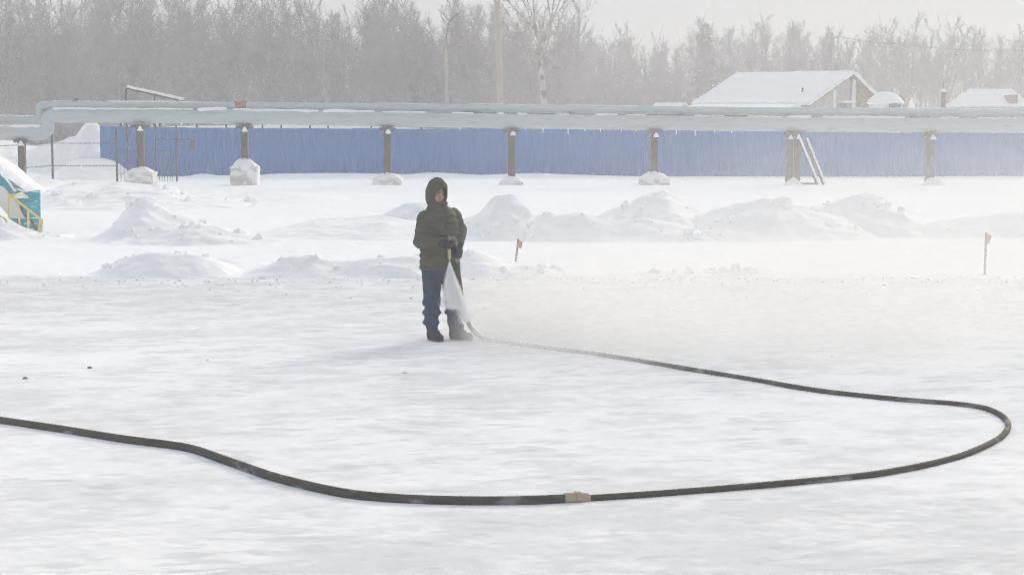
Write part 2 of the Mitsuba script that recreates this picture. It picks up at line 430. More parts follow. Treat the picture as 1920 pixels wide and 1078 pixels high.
ridge('wide pointed snow pile under the fourth post from the right', [(1085, 450), (1110, 412), (1140, 396), (1180, 382), (1212, 366), (1245, 363), (1272, 376), (1292, 391), (1330, 408), (1365, 440)], 38.6, 2.4, 2.2, 0.17, 83, 0.07, blocky=0.04)
ridge('long even snow ridge right of the wide pointed pile', [(1260, 450), (1300, 405), (1345, 395), (1390, 383), (1430, 376), (1480, 384), (1530, 395), (1590, 410), (1640, 450)], 38.0, 2.0, 2.0, 0.18, 89, 0.07, blocky=0.04)
ridge('blocky snow pile at the right, right of the long even ridge', [(1480, 450), (1510, 396), (1550, 384), (1600, 368), (1635, 365), (1660, 376), (1700, 396), (1750, 415), (1800, 450)], 38.8, 1.9, 2.0, 0.16, 97, 0.07, blocky=0.06)
ridge('smooth low snow pile at the far right edge', [(1690, 450), (1740, 418), (1800, 408), (1880, 402), (1950, 396), (2020, 410), (2080, 450)], 38.2, 1.9, 2.0, 0.12, 101, 0.08)
lump = trimesh.creation.icosphere(4, 1.0)
v = lump.vertices
lump.vertices = v * (1 + 0.35 * (meshkit.fbm(v * 1.6, 3, 5) - 0.5))[:, None] * [0.23, 0.2, 0.17]
lump.apply_translation(at(1466, 384, 37.9))
solo('snow_block', lump, 'snow', 'round block of snow on top of the long ridge at the right', 'snow block', smooth=True)

# snow lying against the blue fence, and behind it
fx = [(255, 331), (300, 333), (345, 331), (380, 326), (410, 329), (470, 329), (520, 326), (590, 325), (660, 325), (720, 326), (760, 327), (805, 324), (845, 325), (900, 328), (960, 326), (1010, 325), (1060, 327), (1120, 329),
      (1200, 331), (1250, 332), (1310, 334), (1380, 335), (1450, 335), (1530, 334), (1600, 335), (1700, 334), (1800, 335), (1910, 335), (2050, 334)]
ridge('ragged snow drift lying along the foot of the blue fence', fx, 75.0, 3.0, 0.6, 0.1, 107, 0.10, name='snow_drift', cat='snow drift')
ridge('snow drift sloping down in front of the left end of the blue fence', [(60, 333), (110, 318), (150, 296), (185, 296), (214, 302), (235, 316), (248, 325), (275, 333)], 74.2, 3.0, 1.2, 0.10, 111, 0.10, name='snow_drift', cat='snow drift')
ridge('high shovelled snow heap standing left of the blue fence', [(20, 300), (70, 277), (110, 265), (140, 256), (152, 244), (158, 232), (172, 229), (182, 232), (196, 250), (215, 285)], 79.0, 3.0, 2.0, 0.10, 115, 0.10, blocky=0.08)
ridge('long snow slope behind the wire fence at the far left', [(-160, 262), (-60, 258), (0, 262), (30, 264), (60, 273), (100, 276), (150, 285), (200, 315)], 81.5, 6.0, 3.0, 0.12, 121, 0.12, name='snow_slope', cat='snow slope')
ridge('snow bank just topping the blue fence behind it', [(230, 262), (300, 239), (350, 236), (420, 235), (480, 234), (560, 234), (620, 235), (700, 237), (790, 240), (900, 250), (1000, 275)], 84.0, 2.0, 3.0, 0.05, 127, 0.12)


# ------------------------------------------------------------------ blue corrugated fence
FY, pitch, rib = 75.7, 0.115, 0.013
x0, x1 = at(187, 240, FY)[0], at(2060, 240, FY)[0]
fence = thing('corrugated_fence', 'long blue corrugated sheet fence behind the pipeline', 'fence')
topx = [(187, 236), (260, 239), (480, 240.5), (700, 241.5), (960, 242), (1200, 245), (1440, 247), (1900, 250), (2080, 251)]
tx = np.array([at(a, b, FY) for a, b in topx])
rs = random.Random(5)
n_pan = int((x1 - x0) / 1.15)
for k in range(n_pan):
    a = x0 + k * 1.15
    m = 10
    px, py = [], []
    for i in range(m):
        for q, d in ((0.0, 0), (0.40, 0), (0.52, rib), (0.88, rib)):
            px.append(a + (i + q) * pitch)
            py.append(-d)
    px.append(a + 1.15 + 0.02)
    py.append(-0.002)
    px, py = np.array(px), np.array(py) + FY - 0.003 * (k % 2) + rs.uniform(-0.006, 0.006)
    zt = np.interp(px, tx[:, 0], tx[:, 2]) + rs.uniform(-0.012, 0.012)
    V, nv = [], len(px)
    for off in (0.0, 0.012):
        V.append(np.stack([px, py + off, np.full(nv, -0.15)], 1))
        V.append(np.stack([px, py + off, zt], 1))
    V = np.vstack(V)
    i = np.arange(nv - 1)
    fl = []
    for A, B in ((0, nv), (3 * nv, 2 * nv), (nv, 3 * nv)):
        fl += [np.stack([A + i, A + i + 1, B + i + 1], 1), np.stack([A + i, B + i + 1, B + i], 1)]
    part(fence, 'panel', trimesh.Trimesh(V, np.vstack(fl), process=False), 'blue_sheet', False)
for px in [227, 300, 369, 424, 492, 527, 581, 615, 696] + list(range(790, 2000, 90)):
    p = at(px, 232, FY + 0.09)
    z = np.interp(p[0], tx[:, 0], tx[:, 2]) + 0.17
    part(fence, 'post', box([p[0], FY + 0.10, z / 2 - 0.1], [0.07, 0.05, z + 0.2]), 'dark_metal', False)
for zz in (0.5, 1.5):
    part(fence, 'rail', box([(x0 + x1) / 2, FY + 0.05, zz], [x1 - x0, 0.04, 0.06]), 'dark_metal', False)

# ------------------------------------------------------------------ pipeline on posts
PY = 66.7


def pipe_run(parent, pts, r, seed, sec=8.0, rfil=0.30):
    """A pipe through the corners pts: straight sections with joint bands, elbows between."""
    pts = [np.asarray(p, float) for p in pts]
    for k in range(len(pts) - 1):
        a, b = pts[k], pts[k + 1]
        d = (b - a) / np.linalg.norm(b - a)
        a2 = a + d * rfil * (k > 0)
        b2 = b - d * rfil * (k < len(pts) - 2)
        L = np.linalg.norm(b2 - a2)
        n = max(1, round(L / sec))
        for i in range(n):
            s, e = a2 + d * L * i / n, a2 + d * L * (i + 1) / n
            m = max(2, int(L / n / 0.4))
            P = np.array([s + (e - s) * t for t in np.linspace(0, 1, m)])
            P = P + np.stack([0 * P[:, 0], 0 * P[:, 0], 0.03 * nz(P[:, 0], P[:, 0] * 0, 0.12, 2, seed)], 1)
            rr = r * (1 + 0.014 * nz(P[:, 0], P[:, 2], 0.9, 2, seed + 1))
            part(parent, 'section', tube(P, rr, 20), 'galvanised', 40)
            if i:
                part(parent, 'joint_band', tube([P[0] - d * 0.05, P[0] + d * 0.05], r + 0.012, 20), 'galvanised', 40)
        if k < len(pts) - 2:
            e = fillet([b - d * rfil, b, b + (pts[k + 2] - b) / np.linalg.norm(pts[k + 2] - b) * rfil], rfil * 0.98, 9)
            part(parent, 'elbow', tube(e, r * 1.03, 20), 'galvanised', 40)


def pipe_snow(parent, pts, r, spans, seed, amount=1.0):
    """Ragged snow lying on the top of a pipe over the given pixel spans."""
    P = np.array(pts)
    for a, b, w in spans:
        xa, xb = at(a, 220, PY)[0], at(b, 220, PY)[0]
        u = np.arange(xa, xb, 0.07)
        if len(u) < 4:
            continue
        c = np.stack([np.interp(u, P[:, 0], P[:, k]) for k in range(3)], 1)
        env = np.clip(np.minimum(u - xa, xb - u) / 0.10, 0, 1)**0.5
        hn = np.clip(0.55 + 1.2 * nz(u, 0 * u, 1.1, 3, seed), 0.08, 1)
        ang = (0.26 + 0.42 * np.clip(0.4 + 2.2 * nz(u, 0 * u, 1.7, 4, seed + 2), 0, 1) * w) * env
        th = (0.075 * hn * w * amount) * env
        t = np.linspace(-1, 1, 9)
        al = t[None] * ang[:, None]
        R = r - 0.012 + th[:, None] * (1 - t[None]**2)**0.6 + 0.012
        X = u[:, None] + 0 * al
        Yv = c[:, 1, None] - R * np.sin(al)
        Zv = c[:, 2, None] + R * np.cos(al) + 0.004
        part(parent, 'snow', grid_mesh(X, Yv, Zv), 'snow', True)


low = thing('heating_pipe', 'thicker lower insulated grey pipe running on posts in front of the blue fence', 'pipe')
r_low, r_up = 0.262, 0.148
LP = [at(-260, 246, PY), at(89, 250.5, PY), at(89, 218, PY), at(400, 219.5, PY), at(960, 227.5, PY), at(1440, 233, PY), at(2150, 237.5, PY)]
pipe_run(low, LP[:3] + [LP[3]], r_low * 0.9, 3, rfil=0.265)
pipe_run(low, LP[3:5], r_low, 5)
pipe_run(low, LP[4:6], r_low, 6)
pipe_run(low, LP[5:], r_low, 7)
pipe_snow(low, LP[2:], r_low, [(97, 365, 1.0), (368, 428, 1.5), (434, 475, 1.0), (470, 600, 1.1), (604, 705, 1.2), (715, 800, 0.8), (845, 890, 0.7), (930, 948, 0.6), (968, 990, 0.6), (1040, 1070, 0.5), (1115, 1160, 0.9), (1172, 1215, 0.5), (1300, 1360, 0.5), (1400, 1470, 0.6), (1474, 1525, 1.2), (1540, 1700, 0.6), (1760, 1800, 0.9), (1830, 2100, 0.6)], 31)
pipe_snow(low, LP[:2], r_low * 0.9, [(-200, 78, 1.4)], 37)
for k, px in enumerate((505, 862, 985, 1018, 1065, 1097, 1126, 1165, 1193, 1268, 1303, 1340, 1372)):
    p = at(px, 240, PY)
    z = np.interp(p[0], [q[0] for q in LP[3:]], [q[2] for q in LP[3:]]) - r_low
    L = (0.10, 0.12, 0.09, 0.16, 0.22, 0.09)[k % 6]
    part(low, 'icicle', tube([[p[0], PY, z + 0.02], [p[0], PY, z - L * 0.5], [p[0] + 0.005, PY, z - L]], [0.026, 0.018, 0.003], 6), 'water_drops', True)

up = thing('heating_pipe', 'thinner upper insulated grey pipe lying behind and above the thick one', 'pipe')
UY = 67.15
UP = [at(-260, 222, UY), at(75, 226, UY), at(75, 198, UY), at(400, 198.8, UY), at(960, 204, UY), at(1440, 209.3, UY), at(2150, 213.8, UY)]
pipe_run(up, UP[:3] + [UP[3]], r_up * 1.02, 9, rfil=0.18)
pipe_run(up, UP[3:5], r_up, 11)
pipe_run(up, UP[4:6], r_up, 12)
pipe_run(up, UP[5:], r_up, 13)
pipe_snow(up, UP[2:], r_up, [(90, 190, 0.35), (195, 365, 0.9), (700, 800, 0.35), (880, 1010, 0.3), (1060, 1200, 0.3), (1300, 1500, 0.35), (1600, 1900, 0.3)], 41, 0.6)
pipe_snow(up, UP[:2], r_up, [(-200, 62, 0.7)], 43, 0.8)
for px in (107, 306, 368, 527, 621, 680, 875, 893, 1068, 1180, 1275, 1480, 1560, 1640, 1675, 1712, 1790):       # saddles that carry the thin pipe
    p = at(px, 212, UY)
    zl = np.interp(p[0], [q[0] for q in UP[2:]], [q[2] for q in UP[2:]])
    k = part(up, 'saddle', box([p[0], UY - 0.1, zl - r_up - 0.045], [0.26 if px % 2 else 0.17, 0.3, 0.09], bevel=0.01), 'dark_metal', False)
for q0, q1 in zip(UP[2:], UP[3:]):                                       # added dark strip standing in for the shadow line under the thin pipe
    part(up, 'shade_strip', tube([q0 - [0, 0.12, r_up + 0.022], q1 - [0, 0.12, r_up + 0.022]], 0.020, 6), 'dark_metal', False)
p = at(452, 200, UY)
zl = np.interp(p[0], [q[0] for q in UP[2:]], [q[2] for q in UP[2:]])
k = part(up, 'rusty_clamp', join([tube([[p[0] - 0.20, UY, zl], [p[0] + 0.2, UY, zl]], r_up + 0.014, 20), box([p[0], UY - 0.02, zl + r_up + 0.015], [0.46, 0.2, 0.035])]), 'rust_orange', 30)
tag(k, 'rust-orange clamp on the upper pipe')
p = at(140, 189, UY)
hp = spline([p + [-0.11, 0, -0.09], p + [-0.05, 0, -0.02], p + [0.03, 0, 0.03], p + [0.11, 0, 0.075]], 0.02)
hook = part(up, 'bracket', tube(hp, np.linspace(0.025, 0.05, len(hp)), 8), 'dark_metal', True)
tag(hook, 'small dark bracket sticking up on the pipe near its left bend')


def beam(c, w, d, h):
    """An upright rolled-steel section: two flanges and a web."""
    t = 0.022
    return join([box([c[0] - w / 2 + t / 2, c[1], c[2]], [t, d, h]), box([c[0] + w / 2 - t / 2, c[1], c[2]], [t, d, h]), box([c[0], c[1] - d * 0.22, c[2]], [w - 2 * t - 0.002, t, h])])


def footing(parent, x, zt, w, d, h, seed):
    m = box([0, 0, 0], [w, d, h], bevel=0.02)
    m = m.subdivide_to_size(0.09)
    v = m.vertices
    n = meshkit.fbm(v * 4 + seed * 7.1, 3, seed) - 0.5
    m.vertices = v * (1 + 0.20 * n)[:, None]
    m.apply_translation([x, PY, zt - h / 2])
    part(parent, 'footing', m, 'concrete', 30)


def snow_cap(parent, x, y, z, w, d, h, seed, name='snow_cap', peak=0.8):
    u, v = np.meshgrid(np.linspace(-1, 1, 23), np.linspace(-1, 1, 17), indexing='ij')
    r = np.sqrt(u * u + v * v)
    hh = h * (np.clip(1 - r, 0, 1)**peak * 0.75 + 0.35 * np.clip(1 - np.maximum(np.abs(u), np.abs(v))**4, 0, 1))
    hh = hh * (0.75 + 0.9 * nz(u * w, v * d, 2.6, 3, seed) + 0.3) + 0.06 * nz(u * w, v * d, 9, 2, seed + 1) * np.clip(1 - r * 0.8, 0, 1) - 0.02
    edge = np.maximum(np.abs(u), np.abs(v)) > 0.98
    hh = np.where(edge, -0.05, hh)
    k = 1 + 0.22 * nz(u * w, v * d, 3, 2, seed + 2)
    part(parent, name, grid_mesh(x + u * w / 2 * k, y + v * d / 2 * k, z + hh), 'snow', True)


posts = [  # pixel column, foot row, column width px, footing (width px, top row) or None, head width px, label
    (42, 326, 12, None, 25, 'short pipe post at the far left under the lowered pipe'),
    (265, 340, 13, (52, 323), 32, 'pipe post standing by the wire fence, second from the left'),
    (460, 345, 13, (50, 312), 30, 'pipe post on a tall snow-topped concrete block, third from the left'),
    (727, 346, 13, (54, 334), 30, 'pipe post left of the man with a cracked half-buried footing'),
    (959, 347, 13, (44, 340), 28, 'pipe post right of the man with a mostly buried footing'),
    (1226, 349, 14, (54, 333), 28, 'pipe post with a low stony footing under a wide white snow cap'),
    (1742, 350, 15, None, 26, 'last pipe post at the right with splayed feet in the snow')]
for k, (px, pb, wpx, foot, head, label) in enumerate(posts):
    g = thing('pipe_post', label, 'post', 'posts that carry the pipeline')
    p = at(px, pb, PY)
    x = p[0]
    zt = np.interp(x, [q[0] for q in LP[2:]], [q[2] for q in LP[2:]]) - r_low if px > 95 else at(px, 260, PY)[2]
    w = wpx / 51.8
    zb = -0.2
    zc = zt - 0.14
    part(g, 'column', beam([x, PY, (zb + zc) / 2], w, 0.26, zc - zb), 'rusty_steel', False)
    part(g, 'head_beam', join([box([x, PY, zt - 0.085], [head / 51.8, 0.5, 0.105], bevel=0.012), box([x, PY, zt - 0.018], [head / 51.8 * 0.6, 0.6, 0.03])]), 'rusty_steel', False)
    snow_cap(g, x + 0.05, PY - 0.3, zt - 0.20, 0.20, 0.16, 0.13, 60 + k, 'snow_on_head', 1.0)
    part(g, 'gusset', box([x + 0.04, PY - 0.28, zt - 0.19], [0.2, 0.14, 0.02]), 'rusty_steel', False)
    if foot:
        fw, zf = foot[0] / 51.8, at(px, foot[1], PY)[2]
        footing(g, x, zf, fw, 0.95, zf + 0.35, k + 2)
        snow_cap(g, x, PY, zf - 0.01, fw * 1.02, 0.98, 0.22 if k != 2 else 0.30, 80 + k)
    else:
        snow_cap(g, x + 0.1, PY - 0.25, 0.0 if k else 0.1, 0.8, 0.7, 0.25, 80 + k)
        for s in (-1, 1):
            part(g, 'foot', tube([[x + s * 0.06, PY, 0.34], [x + s * 0.22, PY - 0.1, -0.05]], 0.03, 6), 'rusty_steel', False)
g = thing('pipe_post', 'double pipe post with two white inclined braces at its right', 'post', 'posts that carry the pipeline')
for px, w in ((1479, 12), (1494, 10)):
    x = at(px, 345, PY)[0]
    zt = np.interp(x, [q[0] for q in LP[2:]], [q[2] for q in LP[2:]]) - r_low
    part(g, 'column', beam([x, PY, zt / 2 - 0.12], w / 51.8, 0.26, zt + 0.06), 'rusty_steel', False)
    snow_cap(g, x + 0.02, PY - 0.2, zt - 0.22, 0.16, 0.16, 0.14, 95 + px, 'snow_on_head', 1.0)
part(g, 'head_beam', box([at(1488, 245, PY)[0], PY, zt - 0.05], [0.62, 0.5, 0.1], bevel=0.012), 'rusty_steel', False)
snow_cap(g, at(1486, 345, PY)[0], PY - 0.25, 0.0, 0.7, 0.6, 0.22, 99)
for a, b in (((1497, 262), (1533, 349)), ((1510, 262), (1545, 349))):
    A, B = at(*a, PY - 0.25), at(*b, PY - 0.5)
    k = part(g, 'brace', tube([A, B], 0.045, 8), 'rusty_steel', 40)
    N = np.array([0.05, -0.01, 0.05])
    part(g, 'snow_on_brace', tube([A + N, A * 0.5 + B * 0.5 + N * 1.15, B + N], 0.043, 8), 'snow', True)
part(g, 'ground_beam', box((at(1490, 346, PY - 0.4) + at(1530, 346, PY - 0.4)) / 2 + [0, 0, 0.03], [0.8, 0.08, 0.06]), 'rusty_steel', False)

# slanted rail above the pipes
g = thing('slanted_rail', 'snow-topped slanted metal rail rising above the pipes at the left', 'rail')
RY = 68.3
A, B, C = at(238, 166, RY), at(345, 190, RY), at(290, 178, RY)
part(g, 'rail', tube([A, B], 0.045, 8), 'dark_metal', 40)
part(g, 'snow', tube([A + [0, 0, 0.06], (A + B) / 2 + [0, 0, 0.065], B + [0, 0, 0.06]], [0.055, 0.05, 0.06], 8), 'snow', True)
part(g, 'support', tube([A + [-0.03, 0, -0.02], A + [-0.04, 0, -0.3], [A[0] - 0.02, RY, 0]], 0.035, 8), 'dark_metal', 40)
part(g, 'support', tube([C, [C[0], RY, 0]], 0.03, 8), 'dark_metal', 40)

# wire fence and bar fence at the left
g = thing('wire_fence', 'dark wire fence on thin posts running left of the blue fence', 'fence')
WY = 70.5
for px, top in ((-110, 236), (97, 240), (218, 240)):
    a = at(px, top, WY)
    part(g, 'post', box([a[0], WY, (a[2] - 0.3) / 2], [0.07, 0.07, a[2] + 0.3], bevel=0.006), 'dark_metal', False)
for r0, r1 in ((271, 269), (315, 311)):
    P = [at(-110, r0 + 3, WY - 0.04), at(0, r0 + 3, WY - 0.04), at(97, r1, WY - 0.04), at(218, r1, WY - 0.04)]
    part(g, 'wire', tube(P, 0.014, 5), 'dark_metal', True)
g = thing('bar_fence', 'thin vertical bar fence panels in front of the left end of the blue fence', 'fence')
for px, top, w in ((330, 236, 0.06), (292, 258, 0.035), (361, 263, 0.05)):
    a = at(px, top, WY)
    if px == 361:
        part(g, 'sign_plate', box([a[0], WY - 0.05, 1.35], [0.16, 0.02, 0.34], bevel=0.006), 'rusty_steel', False)
        continue
    part(g, 'post', box([a[0], WY, (a[2] - 0.3) / 2], [w, w, a[2] + 0.3], bevel=0.006), 'dark_metal', False)
for px in list(range(226, 271, 6)) + list(range(298, 328, 5)):
    a = at(px, 283 if px < 280 else 281, WY)
    part(g, 'bar', tube([[a[0], WY, -0.2], [a[0], WY, a[2]]], 0.009, 5), 'dark_metal', True)
for row in (283, 326):
    for q0, q1 in ((220, 290), (292, 330)):
        part(g, 'rail', tube([at(q0, row, WY), at(q1, row, WY)], 0.012, 5), 'dark_metal', True)
part(g, 'top_rail', tube([at(292, 262, WY), at(361, 262, WY)], 0.018, 5), 'dark_metal', True)

# ------------------------------------------------------------------ snow slide with yellow hand rails at the left edge
g = thing('wooden_slide', 'turquoise wooden snow slide under thick snow at the left edge', 'slide')
SY = 38.0
rs = random.Random(11)


def board(parent, name, a, b, wpx, Y, thick, mname):
    """A plank from pixel a to pixel b, wpx pixels wide, standing at depth Y."""
    A, B = at(*a, Y), at(*b, Y)
    L = np.linalg.norm(B - A)
    return part(parent, name, box((A + B) / 2, [L, thick, wpx / F * Y * 0.93], ry=-math.atan2(B[2] - A[2], B[0] - A[0]), bevel=0.006), mname, False)


for k in range(8):
    r = 362 + k * 10.4
    board(g, 'plank', (32 + rs.uniform(-1, 1), r + rs.uniform(-.4, .4)), (75 + rs.uniform(-1.4, 0.6), r + rs.uniform(-.6, .6)), 10.4, SY + rs.uniform(-0.01, 0.01), 0.035, 'teal_board')
for k in range(3):
    board(g, 'plank', (-90, 268 + k * 11.5), (42 - 3 * k, 361 + k * 11.5), 11.6, SY - 0.03 + 0.004 * k, 0.035, 'teal_board')
for k in range(3):
    board(g, 'plank', (16 + 5 * k, 413 + k * 9), (44, 412 + k * 9.5), 9.4, SY + 0.05, 0.03, 'teal_board')
board(g, 'post', (73, 360), (74, 441), 5, SY + 0.06, 0.06, 'teal_board')
board(g, 'strut', (52, 405), (72, 437), 5, SY - 0.05, 0.04, 'plank_wood')
board(g, 'strut', (36, 380), (52, 409), 4, SY - 0.05, 0.04, 'plank_wood')
for dyy, nm in ((1.5, 'side_wall'),):
    A, B = at(-90, 290, SY + dyy), at(75, 380, SY + dyy)
    board(g, nm, (-90, 288), (60, 385), 60, SY + dyy, 0.05, 'teal_board')
A, B = at(-90, 290, SY + 0.75), at(75, 392, SY + 0.75)
board(g, 'chute', (-90, 296), (46, 386), 8, SY + 0.78, 1.4, 'plank_wood')
u, v = np.meshgrid(np.linspace(0, 1, 70), np.linspace(-1, 1, 22), indexing='ij')   # the snow that lies along its top
A, B = at(-90, 240, SY), at(78, 358, SY)
X = A[0] + (B[0] - A[0]) * u
crest = np.interp(X, [at(q, 300, SY)[0] for q in (-90, -40, 0, 15, 30, 42, 60, 78)], [at(q, w, SY)[2] for q, w in ((-90, 248), (-40, 283), (0, 309), (15, 320), (30, 334), (42, 347), (60, 355), (78, 359))])
drop = np.interp(X, [at(q, 300, SY)[0] for q in (-90, 0, 15, 30, 42, 60, 78)], [0.24, 0.22, 0.26, 0.28, 0.16, 0.05, 0.02]) * (0.85 + 0.9 * nz(u * 2, u * 0, 5, 3, 4))
Zs = crest - drop * np.abs(v)**2.4 * np.where(v < 0, 1, 0.6) + 0.02 * nz(X, v, 6, 3, 5)
part(g, 'snow', grid_mesh(X, SY + 0.66 + v * 0.78 + 0.02 * nz(X, v, 8, 2, 6), Zs), 'snow', True)
sp = np.array([[0, 348], [8, 351], [16, 360], [34, 384], [47, 410], [20, 409], [0, 385], [-40, 370], [-60, 320]])
V = np.array([at(a, b, SY - 0.07) for a, b in sp])
import shapely
poly = shapely.Polygon(V[:, [0, 2]])
m = trimesh.creation.extrude_polygon(poly, 0.03, engine='earcut')
m.apply_transform(np.array([[1, 0, 0, 0], [0, 0, 1, SY - 0.11], [0, 1, 0, 0], [0, 0, 0, 1.0]]))
m.fix_normals()
tag(part(g, 'snowy_panel', m, 'white_wall', False), 'white snow-plastered panel on the slide')
snow_cap(g, at(40, 366, SY)[0], SY - 0.06, at(40, 367, SY)[2], 0.30, 0.16, 0.09, 7, 'snow_lump')

RYY = 37.3
g = thing('hand_rail', 'yellow sloping hand rail with upright bars beside the turquoise slide', 'railing')
part(g, 'rail', tube([at(13, 362, RYY), at(80, 414, RYY)], 0.024, 8), 'yellow_paint', 40)
part(g, 'rail', tube([at(17, 366, RYY), at(30, 365, RYY), at(42, 362, RYY + 0.3)], 0.018, 8), 'yellow_paint', 40)
for a, b, r in (((17, 365), (17, 408), 0.024), ((34, 378), (37, 428), 0.020), ((53, 393), (53, 442), 0.026), ((75, 410), (72, 446), 0.020), ((79, 413), (77, 446), 0.022)):
    part(g, 'upright', tube([at(*a, RYY), at(*b, RYY)], r, 8), 'yellow_paint', 40)
g = thing('hand_rail', 'short yellow rail end at the bottom left in deep snow', 'railing')
part(g, 'rail', tube(fillet([at(-60, 375, 36.9), at(6, 409, 36.9), at(12, 412, 36.9), at(14, 448, 36.9)], 0.06), 0.022, 8), 'yellow_paint', 40)
part(g, 'upright', tube([at(1, 407, 36.9), at(0, 452, 36.9)], 0.04, 8), 'yellow_paint', 40)
ridge('tumbled snow heap round the foot of the turquoise slide', [(-160, 400), (-60, 405), (0, 405), (12, 408), (25, 416), (40, 425), (58, 432), (75, 438), (95, 438), (115, 440), (135, 447), (150, 455)], 37.1, 1.3, 1.6, 0.26, 131, 0.05, blocky=0.06)
ridge('rounded snow bank behind the turquoise slide', [(-60, 345), (0, 340), (40, 338), (70, 336), (105, 336), (118, 345), (125, 365)], 62.0, 3.0, 3.0, 0.12, 137, 0.1)

# ------------------------------------------------------------------ marker stakes with red flags
for (bx, by), (tx_, ty_), label in (((967, 490), (972, 448), 'thin leaning stake with a small red flag in the snow just right of the man'), ((1846, 516), (1849, 436), 'tall thin stake with a small red flag at the far right edge of the ice')):
    g = thing('marker_flag', label, 'flag', None)
    A = on_ground(bx, by)
    B = at(tx_, ty_, A[1])
    part(g, 'stake', tube([A - [0, 0, 0.2], A, B], 0.019, 7), 'stone', 40)
    h = 0.12
    u, v = np.meshgrid(np.linspace(0, 1, 12), np.linspace(0, 1, 10), indexing='ij')
    fx_, fz = B[0] + 0.075 * u * (1 - 0.25 * v) - 0.012 * v, B[2] - 0.015 - h * v - 0.035 * u
    part(g, 'flag', grid_mesh(fx_, A[1] - 0.022 - 0.02 * np.sin(u * 7), fz), 'red_cloth', True)

# ------------------------------------------------------------------ buildings behind the fence
g = thing('gable_house', 'house with a big snow-covered gable roof behind the pipes at the right', 'house')
a = math.radians(49.5)
G, D = np.array([math.cos(a), math.sin(a), 0]), np.array([-math.sin(a), math.cos(a), 0])
A = np.array([15.9, 100.0, 0])
UPV = np.array([0, 0, 1.0])


def hp_(s, l, z):
    return A + G * s + D * l + UPV * z


def slab(p, q, r, s, th):
    """A sheet of thickness th through four corners."""
    c = np.array([p, q, r, s], float)
    n = np.cross(c[1] - c[0], c[3] - c[0])
    n /= np.linalg.norm(n)
    if n[2] < 0: n = -n
    v = np.vstack([c, c + n * th])
    m = trimesh.convex.convex_hull(v)
    return m


def quadbox(p, q, zlo, zhi, th, out):
    c = np.array([p, q], float)
    v = []
    for o in (0, 1):
        for k in c:
            v += [[*(k + out * th * o)[:2], zlo], [*(k + out * th * o)[:2], zhi]]
    return trimesh.convex.convex_hull(np.array(v))


SR, W_, L_ = 4.34, 7.0, 7.0
ze, zr, zf = 3.05, 4.72, 3.44
nb = 30                                                            # boards of the gable end
for k in range(nb):
    s0, s1 = W_ * k / nb, W_ * (k + 1) / nb - 0.02
    zt = [float(np.interp(s, [0, SR, W_], [ze, zr, zf])) - 0.06 for s in (s0, s1)]
    P = [hp_(s0, 0, -0.3), hp_(s1, 0, -0.3), hp_(s1, 0, zt[1]), hp_(s0, 0, zt[0])]
    off = -D * (0.05 + 0.008 * (k % 2))
    m = trimesh.convex.convex_hull(np.vstack([P, np.array(P) + off]))
    part(g, 'board', m, 'grey_wall' if k < 19 else 'plank_wood', False)
for s, w in ((2.55, 0.34), (4.62, 0.36)):                             # pale uprights on the gable
    zt = float(np.interp(s, [0, SR, W_], [ze, zr, zf])) - 0.1
    P = [hp_(s, -0.02, 1.5), hp_(s + w, -0.02, 1.5), hp_(s + w, -0.02, zt), hp_(s, -0.02, zt)]
    part(g, 'upright', trimesh.convex.convex_hull(np.vstack([P, np.array(P) - D * 0.09])), 'white_wall', False)
P = [hp_(3.2, -0.07, 2.4), hp_(4.1, -0.07, 2.4), hp_(4.1, -0.07, 3.15), hp_(3.2, -0.07, 3.15)]
part(g, 'window', trimesh.convex.convex_hull(np.vstack([P, np.array(P) - D * 0.04])), 'window_glass', False)
P = [hp_(3.0, -0.05, 3.2), hp_(4.3, -0.05, 3.2), hp_(4.3, -0.5, 3.2), hp_(3.0, -0.5, 3.2)]
part(g, 'window_hood', trimesh.convex.convex_hull(np.vstack([P, np.array(P) + UPV * 0.12])), 'snow', False)
part(g, 'wall', quadbox(hp_(0, 0.02, 0), hp_(0, L_, 0), -0.3, ze - 0.08, 0.12, -G), 'grey_wall', False)
part(g, 'wall', quadbox(hp_(W_, 0.02, 0), hp_(W_, L_, 0), -0.3, zf - 0.08, 0.12, G), 'grey_wall', False)
part(g, 'wall', trimesh.convex.convex_hull(np.array([hp_(0, L_, -0.3), hp_(W_, L_, -0.3), hp_(0, L_, ze - .1), hp_(W_, L_, zf - .1), hp_(SR, L_, zr - .1), hp_(SR, L_ + 0.1, zr - .1), hp_(0, L_ + .1, -0.3), hp_(W_, L_ + .1, -.3), hp_(W_, L_ + .1, zf - .1), hp_(0, L_ + .1, ze - .1)])), 'grey_wall', False)
sl1, sl2 = (zr - ze) / SR, (zf - zr) / (W_ - SR)
for nm, th, lift, mname, o in (('roof', 0.07, 0, 'plank_wood', 0.30), ('roof_snow', 0.20, 0.075, 'snow', 0.34)):
    for s0, z0, s1, z1 in ((-0.25, ze - sl1 * 0.25, SR, zr), (SR + 0.0, zr, W_ + 0.3, zf + sl2 * 0.3)):
        c = [hp_(s0, -o, z0 + lift), hp_(s1, -o, z1 + lift), hp_(s1, L_ + o, z1 + lift), hp_(s0, L_ + o, z0 + lift)]
        m = slab(*c, th)
        if nm == 'roof_snow':
            m = m.subdivide_to_size(0.35)
            m.vertices = m.vertices + np.stack([0 * m.vertices[:, 0]] * 2 + [0.10 * (meshkit.fbm(m.vertices * 0.8, 3, 3) - 0.5)], 1)
        part(g, nm, m, mname, 30)
part(g, 'chimney', box(hp_(1.1, 1.0, 3.65), [0.09, 0.09, 0.7], bevel=0.01, ry=0.15), 'rusty_steel', False)
